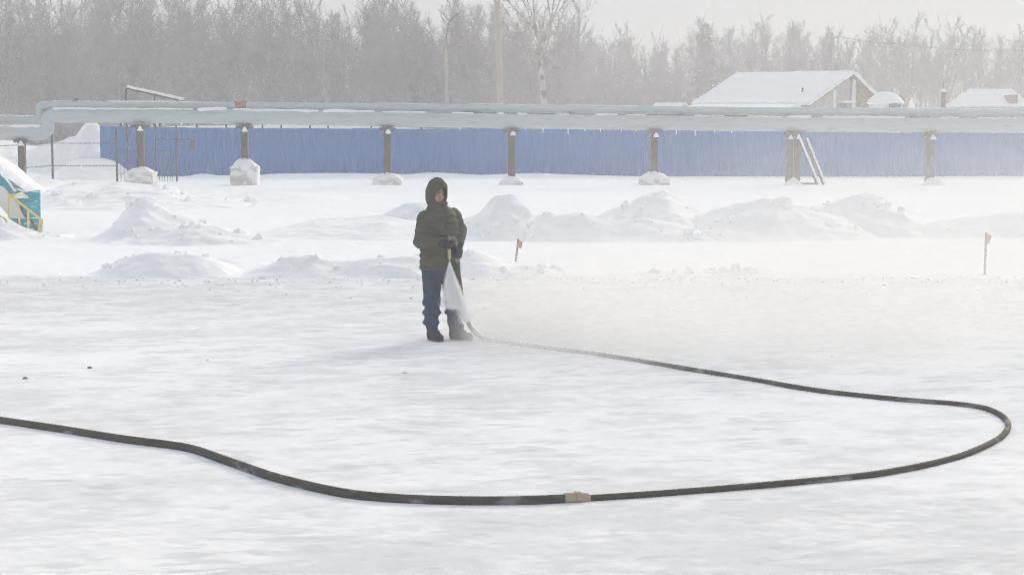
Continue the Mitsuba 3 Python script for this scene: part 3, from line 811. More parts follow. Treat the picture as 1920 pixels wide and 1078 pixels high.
# lean-to below the eaves
c = [hp_(-3.2, 0.2, 2.62), hp_(0.1, 0.2, 2.95), hp_(0.1, L_ + 0.1, 2.95), hp_(-3.2, L_ + 0.1, 2.62)]
m = slab(*c, 0.2).subdivide_to_size(0.4)
m.vertices = m.vertices + np.stack([0 * m.vertices[:, 0]] * 2 + [0.14 * (meshkit.fbm(m.vertices * 0.7, 3, 5) - 0.5)], 1)
part(g, 'lean_to_snow', m, 'snow', 30)
part(g, 'lean_to_wall', quadbox(hp_(-2.9, 0.3, 0), hp_(-2.9, L_, 0), -0.3, 2.60, 0.1, -G), 'plank_wood', False)
c = [hp_(-4.6, 5.6, 2.6), hp_(-2.9, 5.6, 2.6), hp_(-3.7, 5.6, 3.05)]
part(g, 'porch_gable', trimesh.convex.convex_hull(np.vstack([c, np.array(c) + D * 1.5])), 'plank_wood', False)
c2 = [slab(hp_(-4.8, 5.4, 2.55), hp_(-3.7, 5.4, 3.08), hp_(-3.7, 7.3, 3.08), hp_(-4.8, 7.3, 2.55), 0.12), slab(hp_(-3.7, 5.4, 3.08), hp_(-2.8, 5.4, 2.6), hp_(-2.8, 7.3, 2.6), hp_(-3.7, 7.3, 3.08), 0.12)]
part(g, 'porch_snow', join(c2), 'snow', 30)

g = thing('storage_tank', 'round white shed with a domed snow cap right of the gable house', 'tank')
c = at(1660, 200, 95.0)
R = 0.82
part(g, 'body', tube([[c[0], 95, -0.3], [c[0], 95, 3.08]], R, 28), 'white_wall', 40)
prof = np.array([[0.001, 0.56], [0.25, 0.54], [0.5, 0.44], [0.75, 0.25], [0.93, 0.06], [0.95, -0.02], [0.9, -0.07], [0.82, -0.08]])
m = trimesh.creation.revolve(prof[::-1], sections=32)
m.apply_translation([c[0], 95, 3.14])
part(g, 'snow_cap', m, 'snow', 50)
part(g, 'box', box([c[0] + 0.32, 95 - R - 0.06, 2.9], [0.6, 0.16, 0.34], bevel=0.02), 'dark_metal', False)
part(g, 'box', box([c[0] - 0.2, 95 - R - 0.05, 2.78], [0.24, 0.14, 0.2], bevel=0.02), 'grey_wall', False)

g = thing('low_house', 'low snow-roofed house half hidden at the far right', 'house')
HY = 108.0
cx, w = at(1868, 190, HY)[0], 3.6
z0, z1 = at(1868, 200, HY)[2], at(1868, 166, HY)[2]
part(g, 'wall', box([cx, HY + 2, z0 / 2 - 0.1], [w, 4, z0 + 0.3]), 'grey_wall', False)
m = trimesh.convex.convex_hull(np.array([[cx - w / 2 - 0.3, HY - 0.3, z0 - 0.02], [cx + w / 2 + 0.3, HY - 0.3, z0 - 0.02], [cx - w / 2 - 0.3, HY + 4.3, z0 - 0.02], [cx + w / 2 + 0.3, HY + 4.3, z0 - 0.02], [cx - w / 2 + 0.7, HY + 2, z1], [cx + w / 2 - 0.4, HY + 2, z1]])).subdivide_to_size(0.3)
part(g, 'roof_snow', m, 'snow', 40)
part(g, 'dormer', box([cx + 1.0, HY + 0.55, z0 + 0.32], [0.55, 0.9, 0.7]), 'plank_wood', False)
part(g, 'window', box([cx - 1.0, HY - 0.02, z0 - 0.5], [0.7, 0.06, 0.6]), 'window_glass', False)

g = thing('chimney_shed', 'narrow shed with a dark snow-capped chimney at the right above the pipes', 'shed')
c = at(1772, 200, 98.0)
part(g, 'wall', box([c[0], 99.4, 1.2], [2.2, 2.4, 2.9]), 'plank_wood', False)
part(g, 'roof_snow', box([c[0], 99.4, 2.72], [2.6, 2.8, 0.16], bevel=0.06), 'snow', False)
part(g, 'chimney', tube([[c[0], 98.4, 2.7], [c[0], 98.4, at(1772, 170, 98.4)[2]]], 0.12, 12), 'rusty_steel', 40)
snow_cap(g, c[0], 98.4, at(1772, 171, 98.4)[2], 0.30, 0.30, 0.14, 3)
part(g, 'aerial', join([tube([[c[0] - 0.03, 98.4, 3.7], [c[0] - 0.03, 98.4, at(1772, 153, 98.4)[2]]], 0.014, 5), tube([[c[0] - 0.2, 98.4, at(1772, 155, 98.4)[2]], [c[0] + 0.2, 98.4, at(1772, 155, 98.4)[2]]], 0.014, 5)]), 'dark_metal', 40)

# ------------------------------------------------------------------ poles
a, b = at(938, 196, 86), at(931, -32, 86)
solo('utility_pole', tube([[a[0] + 0.06, 86, -0.3], a, b], [0.17, 0.155, 0.14], 14), 'pole_concrete', 'tall pale concrete pole rising out of the frame behind the pipes', 'pole')
g = thing('street_lamp', 'thin hazy street lamp with a curved arm left of the concrete pole', 'street lamp')
LY = 104.0
a, b = at(838, 196, LY), at(836, 92, LY)
part(g, 'pole', tube([[a[0], LY, -0.3], a, b], [0.10, 0.10, 0.08], 10), 'pole_concrete', 40)
arm = spline([at(836, 94, LY), at(837, 70, LY), at(840, 46, LY), at(846, 38, LY), at(855, 29, LY)], 0.1)
part(g, 'arm', tube(arm, 0.038, 8), 'dark_metal', True)
part(g, 'lamp_head', box(at(857, 28, LY), [0.34, 0.16, 0.1], ry=-0.5, bevel=0.02), 'dark_metal', False)
part(g, 'collar', tube([at(836, 94, LY), at(836, 85, LY)], 0.085, 10), 'pale_bark', 40)
g = thing('power_pole', 'hazy wooden power pole carrying a wire behind the houses at the right', 'pole')
WYY = 118.0
a, b = at(1698, 200, WYY), at(1697, 74, WYY)
part(g, 'pole', tube([[a[0], WYY, -0.3], b], [0.12, 0.09], 10), 'bark', 40)
part(g, 'cross_arm', box(b - [0, 0, 0.35], [0.9, 0.09, 0.09]), 'bark', False)
q0, q1 = at(1560, 66, WYY), at(1697, 84, WYY)
W2 = at(2150, 70, WYY)
part(g, 'wire', tube([q0 + (q1 - q0) * t - [0, 0, 0.5 * t * (1 - t)] for t in np.linspace(0, 1, 12)] + [q1 + (W2 - q1) * t - [0, 0, 2.5 * t * (1 - t)] for t in np.linspace(0.05, 1, 14)], 0.014, 4), 'dark_metal', True)
b2 = at(1560, 62, WYY)
g = thing('power_pole', 'second hazy power pole among the trees above the gable roof', 'pole')
part(g, 'pole', tube([[b2[0], WYY, -0.3], b2], [0.12, 0.09], 10), 'bark', 40)
part(g, 'cross_arm', box(b2 - [0, 0, 0.3], [0.8, 0.09, 0.09]), 'bark', False)


# ------------------------------------------------------------------ trees
def seg_mesh(S, sides=3):
    """Many thin tapered segments (p0, p1, r0, r1) as one mesh."""
    p0, p1 = np.array([s[0] for s in S]), np.array([s[1] for s in S])
    r0, r1 = np.array([s[2] for s in S]), np.array([s[3] for s in S])
    d = p1 - p0
    d /= np.linalg.norm(d, axis=1, keepdims=True) + 1e-9
    a = np.cross(d, np.where(np.abs(d[:, 2:]) < 0.95, [[0, 0, 1.0]], [[1.0, 0, 0]]))
    a /= np.linalg.norm(a, axis=1, keepdims=True)
    b = np.cross(d, a)
    ang = np.arange(sides) * 2 * np.pi / sides
    ring = np.cos(ang)[None, :, None] * a[:, None] + np.sin(ang)[None, :, None] * b[:, None]
    v = np.concatenate([p0[:, None] + r0[:, None, None] * ring, p1[:, None] + r1[:, None, None] * ring], 1)
    base = (np.arange(len(S)) * 2 * sides)[:, None, None]
    j = np.arange(sides)
    f = np.concatenate([np.stack([j, (j + 1) % sides, (j + 1) % sides + sides], 1), np.stack([j, (j + 1) % sides + sides, j + sides], 1)])
    return trimesh.Trimesh(v.reshape(-1, 3), (f[None] + base).reshape(-1, 3), process=False)


def branch(rng, p, d, L, r, segs, out, wob=0.16, lift=0.05):
    n = segs
    pts = [p]
    for k in range(n):
        d = d + rng.normal(0, wob, 3) + [0, 0, lift]
        d = d / np.linalg.norm(d)
        q = p + d * L / n
        out.append((p, q, r * (1 - 0.75 * k / n), r * (1 - 0.75 * (k + 1) / n)))
        p = q
        pts.append(p)
    return pts, d


def bare_tree(seed, H, stems=1, first=0.22, nb=20, n2=6, n3=5, spread=0.62, rt=0.11, blen=0.34, twig=0.0105):
    rng = np.random.default_rng(seed)
    trunk, crown = [], []
    for st in range(stems):
        d = np.array([rng.normal(0, 0.12 + 0.1 * (stems > 1)), rng.normal(0, 0.12), 1.0])
        h = H * (1 if st == 0 else rng.uniform(0.7, 0.95))
        seg = []
        pts, _ = branch(rng, np.array([rng.normal(0, 0.12) * st, rng.normal(0, 0.12) * st, -0.3]), d, h, rt * (1 if st == 0 else 0.75), 14, seg, 0.07, 0.10)
        pts = np.array(pts)
        trunk.append(tube(pts, np.linspace(rt, 0.018, len(pts)), 7))
        for k in range(nb // stems + 2):
            t = first + (0.97 - first) * ((k + rng.uniform(0, 1)) / (nb // stems + 2))
            x = t * (len(pts) - 1)
            i = min(int(x), len(pts) - 2)
            p = pts[i] + (pts[i + 1] - pts[i]) * (x - i)
            ph = rng.uniform(0, 2 * np.pi)
            sp = spread * rng.uniform(0.6, 1.3)
            bd = np.array([math.cos(ph) * sp, math.sin(ph) * sp, 1.0])
            bd /= np.linalg.norm(bd)
            L = H * blen * (1.08 - 0.75 * t) * rng.uniform(0.7, 1.2)
            bp, _ = branch(rng, p, bd, L, rt * 0.34 * (1.05 - 0.7 * t), 4, crown, 0.13, 0.07)
            for m in range(n2):
                s = rng.uniform(0.15, 1.0) * (len(bp) - 1)
                i2 = min(int(s), len(bp) - 2)
                q = bp[i2] + (bp[i2 + 1] - bp[i2]) * (s - i2)
                dd = (bp[i2 + 1] - bp[i2])
                dd = dd / np.linalg.norm(dd) + rng.normal(0, 0.45, 3) + [0, 0, 0.25]
                dd /= np.linalg.norm(dd)
                L2 = L * rng.uniform(0.3, 0.6)
                cp, _ = branch(rng, q, dd, L2, twig * 1.5, 2, crown, 0.14, 0.05)
                for w in range(n3):
                    e = cp[rng.integers(0, 2)] + (cp[2] - cp[0]) * rng.uniform(0, 0.5)
                    d3 = dd + rng.normal(0, 0.4, 3) + [0, 0, 0.2]
                    d3 /= np.linalg.norm(d3)
                    crown.append((e, e + d3 * L2 * rng.uniform(0.35, 0.8), twig, twig * 0.45))
    return join(trunk), seg_mesh(crown)


protos = []
for k, (H, st, nb_, sp, fi) in enumerate([(10.4, 1, 24, 0.55, 0.20), (9.2, 2, 26, 0.60, 0.16), (11.3, 1, 24, 0.45, 0.28), (8.4, 3, 30, 0.62, 0.12), (10.0, 2, 26, 0.50, 0.22), (7.6, 2, 26, 0.7, 0.10), (12.2, 1, 24, 0.42, 0.34)]):
    tr, cr = bare_tree(100 + k, H, st, fi, nb_, 7, 6, sp)
    scene[f'bare_tree_source_{k}'] = {'type': 'shapegroup', 'trunk': ply(tr, 'bark', 40), 'crown': ply(cr, 'bark', False)}
    protos.append(H)


def wood_tree(x, y, z, k, s, rot, sx=1.0):
    key = key_of('bare_tree')
    scene[key] = {'type': 'instance', 'to_world': T().translate([x, y, z]).rotate([0, 0, 1], rot).scale([s * sx, s * sx, s]), 'group': {'type': 'ref', 'id': f'bare_tree_source_{k}'}}
    return key


rng = np.random.default_rng(77)
marks = [(-60, 'above the bend of the pipes'), (150, 'above the slanted rail'), (300, 'right of the slanted rail'), (430, 'above the tall concrete block'), (560, 'mid-wood, left of the man'), (690, 'above the cracked footing'), (800, 'by the street lamp'),
         (930, 'behind the concrete pole'), (1040, 'right of the big pale tree'), (1180, 'above the fifth post'), (1300, 'by the misty spruce'), (1400, 'left of the snowy roof'), (1500, 'over the snowy roof'), (1600, 'over the gable end'),
         (1690, 'over the round white shed'), (1760, 'by the capped chimney'), (1840, 'over the far right house')]
for (lo, hi, Y0, Y1, n, top, look, row) in (
        (-180, 720, 106, 120, 44, 34, 'bare grey tree', 'front row of woods'),
        (-200, 760, 126, 146, 40, 22, 'taller hazy bare tree', 'second row of woods'),
        (700, 1020, 112, 132, 17, 50, 'bare grey tree', 'front row of woods'),
        (730, 1080, 136, 160, 16, 40, 'paler bare tree', 'second row of woods'),
        (1010, 1290, 160, 185, 22, 98, 'faint bare tree', 'misty wood edge'),
        (1290, 2140, 148, 180, 44, 80, 'faint bare tree', 'misty wood edge'),
        (-240, 2180, 192, 225, 70, 86, 'palest bare tree', 'back row of woods')):
    for i in range(n):
        px = lo + (hi - lo) * (i + rng.uniform(0, 1)) / n
        Y = rng.uniform(Y0, Y1)
        k = int(rng.integers(0, 7))
        want = at(px, top + rng.normal(0, 13) + 12 * math.sin(px * 0.021), Y)[2]
        s = float(np.clip(want / protos[k], 0.55, 1.9))
        x = at(px, 219, Y)[0]
        key = wood_tree(x, Y, float(terrain(np.array([x]), np.array([Y]))[0]), k, s, rng.uniform(0, 360), rng.uniform(0.85, 1.15) * min(1.3, max(0.75, 1.1 / s)))
        where = [m for q, m in marks if px >= q]
        where = where[-1] if where else 'at the far left edge'
        kind = ('single-stemmed', 'twin-stemmed', 'slender', 'many-stemmed', 'forked', 'squat bushy', 'tall narrow')[k]
        tag(key, f'{kind} {look}, {row}, {where}', 'tree', f'{kind} {look}s of the {row} {where}')

# undergrowth before the wood, seen under and just above the pipes
S = []
for i in range(900):
    px, Y = rng.uniform(-230, 2150), rng.uniform(104, 150)
    tall = 1.0 if px > 1290 else rng.uniform(1.0, 2.6)
    if rng.uniform() < 0.15:
        px, Y, tall = rng.uniform(-60, 190), rng.uniform(98, 106), 1.0
    p = at(px, 219, Y)
    p[2] = terrain(p[:1], p[1:2])[0] - 0.05
    for w in range(9):
        d = np.array([rng.normal(0, 0.45), rng.normal(0, 0.45), 1.0])
        q = p + d * rng.uniform(0.7, 1.5) * tall
        S.append((p, q, 0.012, 0.008))
        for _ in range(5):
            S.append((p + (q - p) * rng.uniform(0.4, 1), q + (d + rng.normal(0, 0.35, 3)) * rng.uniform(0.3, 0.8) * tall, 0.011, 0.005))
solo('undergrowth', seg_mesh(S), 'bark', 'bare brushwood in front of the woods', None, None, 'stuff', False)

# the tall pollarded tree behind the pole
rng = np.random.default_rng(9)
TY = 94.0
g = thing('poplar_tree', 'big pale-barked tree with a forked trunk and long upright shoots right of the concrete pole', 'tree')
base, fork = at(1018, 219, TY), at(1012, 64, TY)
base[2] = -0.3
tr = [tube(spline([base, at(1020, 190, TY), at(1013, 120, TY), at(1016, 88, TY)], 0.4), np.linspace(0.23, 0.13, len(spline([base, at(1020, 190, TY), at(1013, 120, TY), at(1016, 88, TY)], 0.4))), 10)]
k1, k2 = at(1005, 57, TY), at(1033, 40, TY + 0.4)
tr += [tube(spline([at(1016, 90, TY), at(1010, 74, TY), k1], 0.2), 0.10, 9), tube(spline([at(1016, 90, TY), at(1024, 64, TY), k2], 0.2), 0.095, 9)]
m = join(tr)
part(g, 'trunk', m, 'pale_bark', 50)
S = []


def shoot(p, d, L, r, n=10):
    pts, _ = branch(rng, p, d / np.linalg.norm(d), L, r, n, S, 0.045, 0.05)
    for _ in range(16):
        i = rng.integers(1, n)
        dd = (pts[i + 1] - pts[i])
        dd = dd / np.linalg.norm(dd) + rng.normal(0, 0.38, 3)
        cp, _ = branch(rng, pts[i], dd / np.linalg.norm(dd), L * rng.uniform(0.12, 0.3), 0.014, 3, S, 0.12, 0.08)
        for _ in range(3):
            S.append((cp[1], cp[1] + (dd + rng.normal(0, 0.4, 3)) * rng.uniform(0.2, 0.5), 0.008, 0.004))


for a, d, L, r in ((k1, (-0.85, 0.1, 0.85), 4.6, 0.035), (k1, (-0.5, -0.2, 1.1), 4.2, 0.04), (k1, (-0.12, 0.2, 1), 4.5, 0.045), (k1, (-0.3, 0.4, 1), 4.0, 0.035), (k2, (-0.28, 0.1, 1), 4.4, 0.04), (k2, (0.10, 0, 1), 4.6, 0.04), (k2, (0.55, -0.2, 0.85), 4.6, 0.045),
                   (k2, (0.75, 0.3, 0.9), 4.0, 0.03), (at(1014, 110, TY), (-0.9, 0.1, 1.0), 3.6, 0.03), (at(1014, 125, TY), (-1.0, -0.3, 0.9), 4.2, 0.03), (at(1016, 130, TY), (0.8, 0.3, 1.1), 2.6, 0.024), (at(1017, 150, TY), (-0.7, 0.3, 0.9), 2.4, 0.022),
                   (at(1018, 165, TY), (0.7, -0.4, 1.2), 2.0, 0.02), (at(1015, 140, TY), (0.5, 0.5, 1.4), 2.4, 0.02)):
    shoot(np.asarray(a, float), np.array(d, float), L, r)
part(g, 'crown', seg_mesh(S, 4), 'pale_bark', False)
# pale saplings beside it
for px, Y, k, s, lab in ((985, 100, 4, 0.72, 'slim young tree between the concrete pole and the big pale tree'), (1062, 102, 1, 0.60, 'small bare tree just right of the big pale tree'), (905, 103, 3, 0.66, 'small bushy bare tree between the street lamp and the concrete pole')):
    tag(wood_tree(at(px, 219, Y)[0], Y, 0, k, s, 40 * k), lab, 'tree')

# a spruce in the mist
def spruce(seed, H):
    rng = np.random.default_rng(seed)
    S = []
    for k in range(34):
        t = (k + 0.5) / 34
        z = H * (0.10 + 0.9 * t)
        L = H * 0.19 * (1 - t)**0.85 + 0.12
        for w in range(8):
            ph = rng.uniform(0, 2 * np.pi)
            d = np.array([math.cos(ph), math.sin(ph), -0.18 + 0.5 * t])
            l = L * rng.uniform(0.7, 1.15)
            p = np.array([0, 0, z + rng.uniform(-0.15, 0.15)])
            q = p + d * l
            S.append((p, q, 0.03, 0.012))
            for n in range(9):
                s = rng.uniform(0.2, 1)
                e = p + (q - p) * s
                S.append((e, e + (d * 0.5 + rng.normal(0, 0.5, 3) - [0, 0, 0.35]) * 0.34 * (1.2 - 0.6 * t), 0.045, 0.012))
    return tube([[0, 0, -0.3], [0, 0, H]], [0.16, 0.02], 8), seg_mesh(S)


for px, Y, top, lab in ((1322, 158, 48, 'hazy spruce in the misty woods left of the gable house'), (1090, 190, 95, 'far faint spruce in the mist between the pale tree and the gable house')):
    tr, cr = spruce(px, at(px, top, Y)[2])
    g = thing('spruce_tree', lab, 'tree')
    x = at(px, 219, Y)[0]
    tr.apply_translation([x, Y, 0]); cr.apply_translation([x, Y, 0])
    part(g, 'trunk', tr, 'bark', 40)
    part(g, 'crown', cr, 'needles', False)
for px, Y, top, k, lab in ((1556, 126, 58, 6, 'tall slim birch-like tree behind the gable roof'), (1480, 128, 95, 2, 'bare tree behind the middle of the snowy gable roof'), (1640, 132, 90, 4, 'bare tree rising behind the round white shed')):
    z = at(px, top, Y)[2]
    tag(wood_tree(at(px, 219, Y)[0], Y, 0, k, z / protos[k], 33 * k, 0.8), lab, 'tree')

# ------------------------------------------------------------------ the man
MY = 20.0
SC = F / MY                                                       # photograph pixels per metre where he stands


def J(px, py, dy=0.0):
    return at(px, py, MY + dy)


def G0(px, z, dy):
    p = at(px, 640, MY + dy)
    return np.array([p[0], p[1], z])


def cap(P, a, b, ra, rb, puff=None):
    """Signed distance to a tapered capsule."""
    ab = b - a
    L = np.linalg.norm(ab)
    t = np.clip((P - a) @ ab / (L * L), 0, 1)
    d = np.linalg.norm(P - a - t[:, None] * ab, axis=1)
    r = ra + (rb - ra) * t
    if puff is not None:
        r = r + puff(t * L)
    return d - r


def smin(a, b, k):
    h = np.clip(0.5 + 0.5 * (b - a) / k, 0, 1)
    return b + (a - b) * h - k * h * (1 - h)


def smax(a, b, k):
    return -smin(-a, -b, k)


def ell(P, c, axes, r):
    q = np.stack([(P - c) @ axes[i] / r[i] for i in range(3)], 1)
    n = np.linalg.norm(q, axis=1)
    g = np.linalg.norm(q / np.asarray(r), axis=1) + 1e-9
    return n * (n - 1) / g


def frame(yaw, pitch=0.0):
    """(left-to-right seen from the front, forward, up) for a thing that faces yaw degrees right of the camera."""
    a, p = math.radians(yaw), math.radians(pitch)
    f = np.array([math.sin(a) * math.cos(p), -math.cos(a) * math.cos(p), math.sin(p)])
    l = np.array([math.cos(a), math.sin(a), 0.0])
    return np.array([l, f, np.cross(l, f) * (1 if np.cross(l, f)[2] > 0 else -1)])


BODY, HEAD = frame(28), frame(38, -8)
sh_r, el_r, wr_r = J(797, 410, -0.10), J(790, 452, -0.14), J(826, 457, -0.27)
sh_l, el_l, wr_l = J(850, 405, 0.10), J(861, 433, 0.11), J(859, 462, -0.06)
hd = J(817.0, 363.5, -0.01)
hip_r, kn_r, an_r = J(810, 505, -0.05), J(810, 562, -0.08), G0(808.5, 0.16, -0.03)
hip_l, kn_l, an_l = J(843, 505, 0.05), J(850, 562, 0.02), G0(852, 0.16, 0.03)
toe_r, toe_l = G0(824, 0.045, -0.17), G0(879, 0.045, -0.06)
heel_r, heel_l = G0(811, 0.05, 0.0), G0(853, 0.05, 0.04)
noz_top, noz_bot = J(842, 452, -0.30), J(843, 487, -0.31)
grip_r = J(841, 459, -0.30)
grip_l = J(856.5, 476, -0.12)


def face(P):
    c = hd
    d = ell(P, c, HEAD, (0.076, 0.093, 0.112))
    jaw = ell(P, c + HEAD[1] * 0.022 - HEAD[2] * 0.062, HEAD, (0.056, 0.068, 0.055))
    d = smin(d, jaw, 0.03)
    d = smin(d, cap(P, c + HEAD[1] * 0.086 + HEAD[2] * 0.012, c + HEAD[1] * 0.112 - HEAD[2] * 0.028, 0.009, 0.016), 0.012)           # nose
    d = smin(d, cap(P, c + HEAD[1] * 0.078 + HEAD[2] * 0.026 - HEAD[0] * 0.042, c + HEAD[1] * 0.078 + HEAD[2] * 0.026 + HEAD[0] * 0.042, 0.013, 0.013), 0.014)  # brow
    for s in (-1, 1):
        d = smax(d, -(np.linalg.norm(P - (c + HEAD[1] * 0.094 + HEAD[2] * 0.004 + HEAD[0] * 0.031 * s), axis=1) - 0.017), 0.010)      # eye sockets
        d = smin(d, np.linalg.norm(P - (c + HEAD[1] * 0.074 + HEAD[2] * 0.003 + HEAD[0] * 0.031 * s), axis=1) - 0.014, 0.004)
        d = smin(d, ell(P, c + HEAD[0] * 0.076 * s - HEAD[2] * 0.005, HEAD, (0.012, 0.022, 0.032)), 0.008)                             # ears
        d = smin(d, ell(P, c + HEAD[1] * 0.070 - HEAD[2] * 0.028 + HEAD[0] * 0.036 * s, HEAD, (0.022, 0.02, 0.02)), 0.016)               # cheeks
    for dz in (-0.051, -0.062):
        d = smin(d, cap(P, c + HEAD[1] * 0.084 + HEAD[2] * dz - HEAD[0] * 0.018, c + HEAD[1] * 0.084 + HEAD[2] * dz + HEAD[0] * 0.018, 0.006, 0.006), 0.005)
    d = smin(d, np.linalg.norm(P - (c + HEAD[1] * 0.076 - HEAD[2] * 0.094), axis=1) - 0.020, 0.02)                                      # chin
    return d


def fingers(c, axis, side, front, R, n=4, rad=0.0105, gap=0.0215):
    """Bones of a hand closed round a rod through c along axis: it reaches in from side and its fingers go round by the front."""
    out = []
    base = c + side * (R + 0.018)
    for k in range(n):
        z = axis * (gap * (1.5 - k))
        ln = (0.92, 1.0, 0.97, 0.82)[k]
        pts = []
        for an in (0, 58 * ln, 122 * ln, 185 * ln):
            t = math.radians(an)
            pts.append(c + z + (side * math.cos(t) + front * math.sin(t)) * (R + 0.011))
        pts[0] = base + z * 0.95 + front * 0.006
        out += [(pts[i], pts[i + 1], rad * (1.12 - 0.1 * i), rad * (1.02 - 0.1 * i)) for i in range(3)]
    th = [base + axis * 0.036 - front * 0.012, c + axis * 0.040 - front * (R + 0.010) + side * 0.012, c + axis * 0.034 - front * (R + 0.008) * 0.6 - side * R * 0.8]
    out += [(th[i], th[i + 1], 0.0135 - 0.002 * i, 0.0115 - 0.002 * i) for i in range(2)]
    return out, base


AX = np.array([0, 0, 1.0])
side_r = np.array([-0.90, 0.43, 0.0]) / np.linalg.norm([-0.90, 0.43])
front_r = np.array([-0.43, -0.90, 0.0]) / np.linalg.norm([-0.90, 0.43])
side_l = np.array([0.80, 0.60, 0.0])
front_l = np.array([0.60, -0.80, 0.0])
fr, pr = fingers(grip_r, AX, side_r, front_r, 0.022)
fl, pl = fingers(grip_l, AX, side_l, front_l, 0.026)


def hand(P, bones, base, wrist, grow=0.0):
    d = cap(P, wrist, base + (wrist - base) * 0.35, 0.030 + grow, 0.036 + grow)
    for k in (-1, 0, 1):
        d = smin(d, cap(P, base + (wrist - base) * 0.4 + AX * 0.014 * k, base + AX * 0.026 * k, 0.022 + grow, 0.016 + grow), 0.015)
    for a, b, ra, rb in bones:
        d = smin(d, cap(P, a, b, ra + grow, rb + grow), 0.005)
    return d


def body(P):
    d = smin(face(P), cap(P, hd - AX * 0.07, hd - AX * 0.20 + BODY[1] * -0.01, 0.055, 0.065), 0.02)
    ch, be, pe = J(823, 410), J(823, 455), J(825, 500)
    d = smin(d, ell(P, ch, BODY, (0.17, 0.11, 0.17)), 0.05)
    d = smin(d, ell(P, be, BODY, (0.15, 0.11, 0.2)), 0.06)
    d = smin(d, ell(P, pe, BODY, (0.16, 0.115, 0.13)), 0.06)
    for s, e, w in ((sh_r, el_r, wr_r), (sh_l, el_l, wr_l)):
        d = smin(d, cap(P, s, e, 0.055, 0.043), 0.04)
        d = smin(d, cap(P, e, w, 0.043, 0.028), 0.02)
    for bones, base, w in ((fr, pr, wr_r), (fl, pl, wr_l)):
        d = smin(d, hand(P, bones, base, w, -0.002), 0.01)
    for h, k, a, t, he in ((hip_r, kn_r, an_r, toe_r, heel_r), (hip_l, kn_l, an_l, toe_l, heel_l)):
        d = smin(d, cap(P, h, k, 0.085, 0.055), 0.05)
        d = smin(d, cap(P, k, a, 0.055, 0.042), 0.02)
        d = smin(d, cap(P, a, he, 0.042, 0.035), 0.02)
        d = smin(d, cap(P, he, t, 0.036, 0.026), 0.02)
    return d


man = thing('person', 'man in a dark green hooded puffer jacket and dark trousers holding a spraying hose', 'person')
c0 = J(825, 500)
part(man, 'body', surface_nets(body, c0 + [-0.34, -0.42, -0.86], c0 + [0.40, 0.28, 0.98], 0.0075), 'skin', True)


for s in (-1, 1):
    e = hd + HEAD[1] * 0.089 + HEAD[2] * 0.002 + HEAD[0] * 0.031 * s
    m = trimesh.creation.icosphere(2, 1.0)
    m.apply_transform(np.vstack([np.column_stack([HEAD[0] * 0.012, HEAD[1] * 0.005, HEAD[2] * 0.0055, e]), [0, 0, 0, 1]]))
    m.fix_normals()
    part('person__body', 'eye', m, 'hair', True)
    br = [hd + HEAD[1] * y + HEAD[2] * z + HEAD[0] * x * s for x, y, z in ((0.014, 0.1005, 0.026), (0.030, 0.098, 0.030), (0.047, 0.088, 0.025))]
    part('person__body', 'eyebrow', tube(br, [0.0045, 0.005, 0.003], 6), 'hair', True)
part('person__body', 'mouth', tube([hd + HEAD[1] * y - HEAD[2] * 0.0565 + HEAD[0] * x for x, y in ((-0.022, 0.082), (-0.010, 0.0895), (0, 0.091), (0.010, 0.0895), (0.022, 0.082))], [0.002, 0.0045, 0.005, 0.0045, 0.002], 6), 'lip', True)


def seam(x, pitch_, deep):
    return deep * (np.abs(np.sin(np.pi * x / pitch_))**0.55 - 0.75)


tz = np.array([J(823, p)[2] for p in (503, 497, 470, 440, 415, 400, 392, 386, 378)])[::1]
tw = np.array([0.218, 0.222, 0.214, 0.205, 0.205, 0.178, 0.140, 0.105, 0.098])
td = np.array([0.165, 0.172, 0.178, 0.178, 0.165, 0.145, 0.125, 0.105, 0.105])
tcx = np.array([J(p, 440)[0] for p in (824, 824, 824, 824, 824, 823, 822, 821, 821)])


def jacket(P):
    z = P[:, 2]
    c = np.stack([np.interp(z, tz, tcx), np.full(len(P), MY), z], 1)
    u, w = (P - c) @ BODY[0], (P - c) @ BODY[1]
    hw, hdp = np.interp(z, tz, tw), np.interp(z, tz, td)
    e = (np.abs(u / hw)**2.3 + np.abs(w / hdp)**2.3)**(1 / 2.3)
    d = (e - 1) * np.minimum(hw, hdp)
    slump = 0.012 * np.sin(u * 9 + 1) + 0.010 * np.sin(w * 11)
    d = d - seam(z + slump, 0.068, 0.013)
    d = d + 0.014 * np.exp(-(u / 0.011)**2) * (w > 0)                                    # the zip line
    d = smax(d, (tz[0] + 0.012 * np.sin(u * 12) - z), 0.015)
    d = smax(d, z - tz[-1], 0.012)
    for s, el, wr, ra, rb, rc in ((sh_r, el_r, wr_r, 0.092, 0.083, 0.060), (sh_l, el_l, wr_l, 0.088, 0.080, 0.058)):
        n = (wr - el) / np.linalg.norm(wr - el)
        a1 = cap(P, s, el, ra, rb, lambda x: seam(x + 0.01, 0.062, 0.008))
        a2 = cap(P, el, wr - n * 0.015, rb, rc, lambda x: seam(x + 0.03, 0.058, 0.008))
        a2 = smax(a2, (P - (wr - n * 0.0)) @ n, 0.01)
        d = smin(d, smin(a1, a2, 0.022), 0.012)
    n = meshkit.noise(P * 14, 4).astype(np.float32) - 0.5
    n2 = meshkit.noise(P * 34, 6).astype(np.float32) - 0.5
    return d + 0.014 * n + 0.004 * n2


part(man, 'jacket', surface_nets(jacket, c0 + [-0.34, -0.40, -0.05], c0 + [0.34, 0.32, 0.76], 0.0075), 'quilted_cloth', True)
zp = []
for p in np.linspace(392, 497, 24):
    z = J(823, p)[2]
    zp.append(np.array([np.interp(z, tz, tcx), MY, z]) + BODY[1] * (np.interp(z, tz, td) - 0.004))
part(man, 'zip', tube(zp, 0.006, 5), 'quilted_cloth', True)

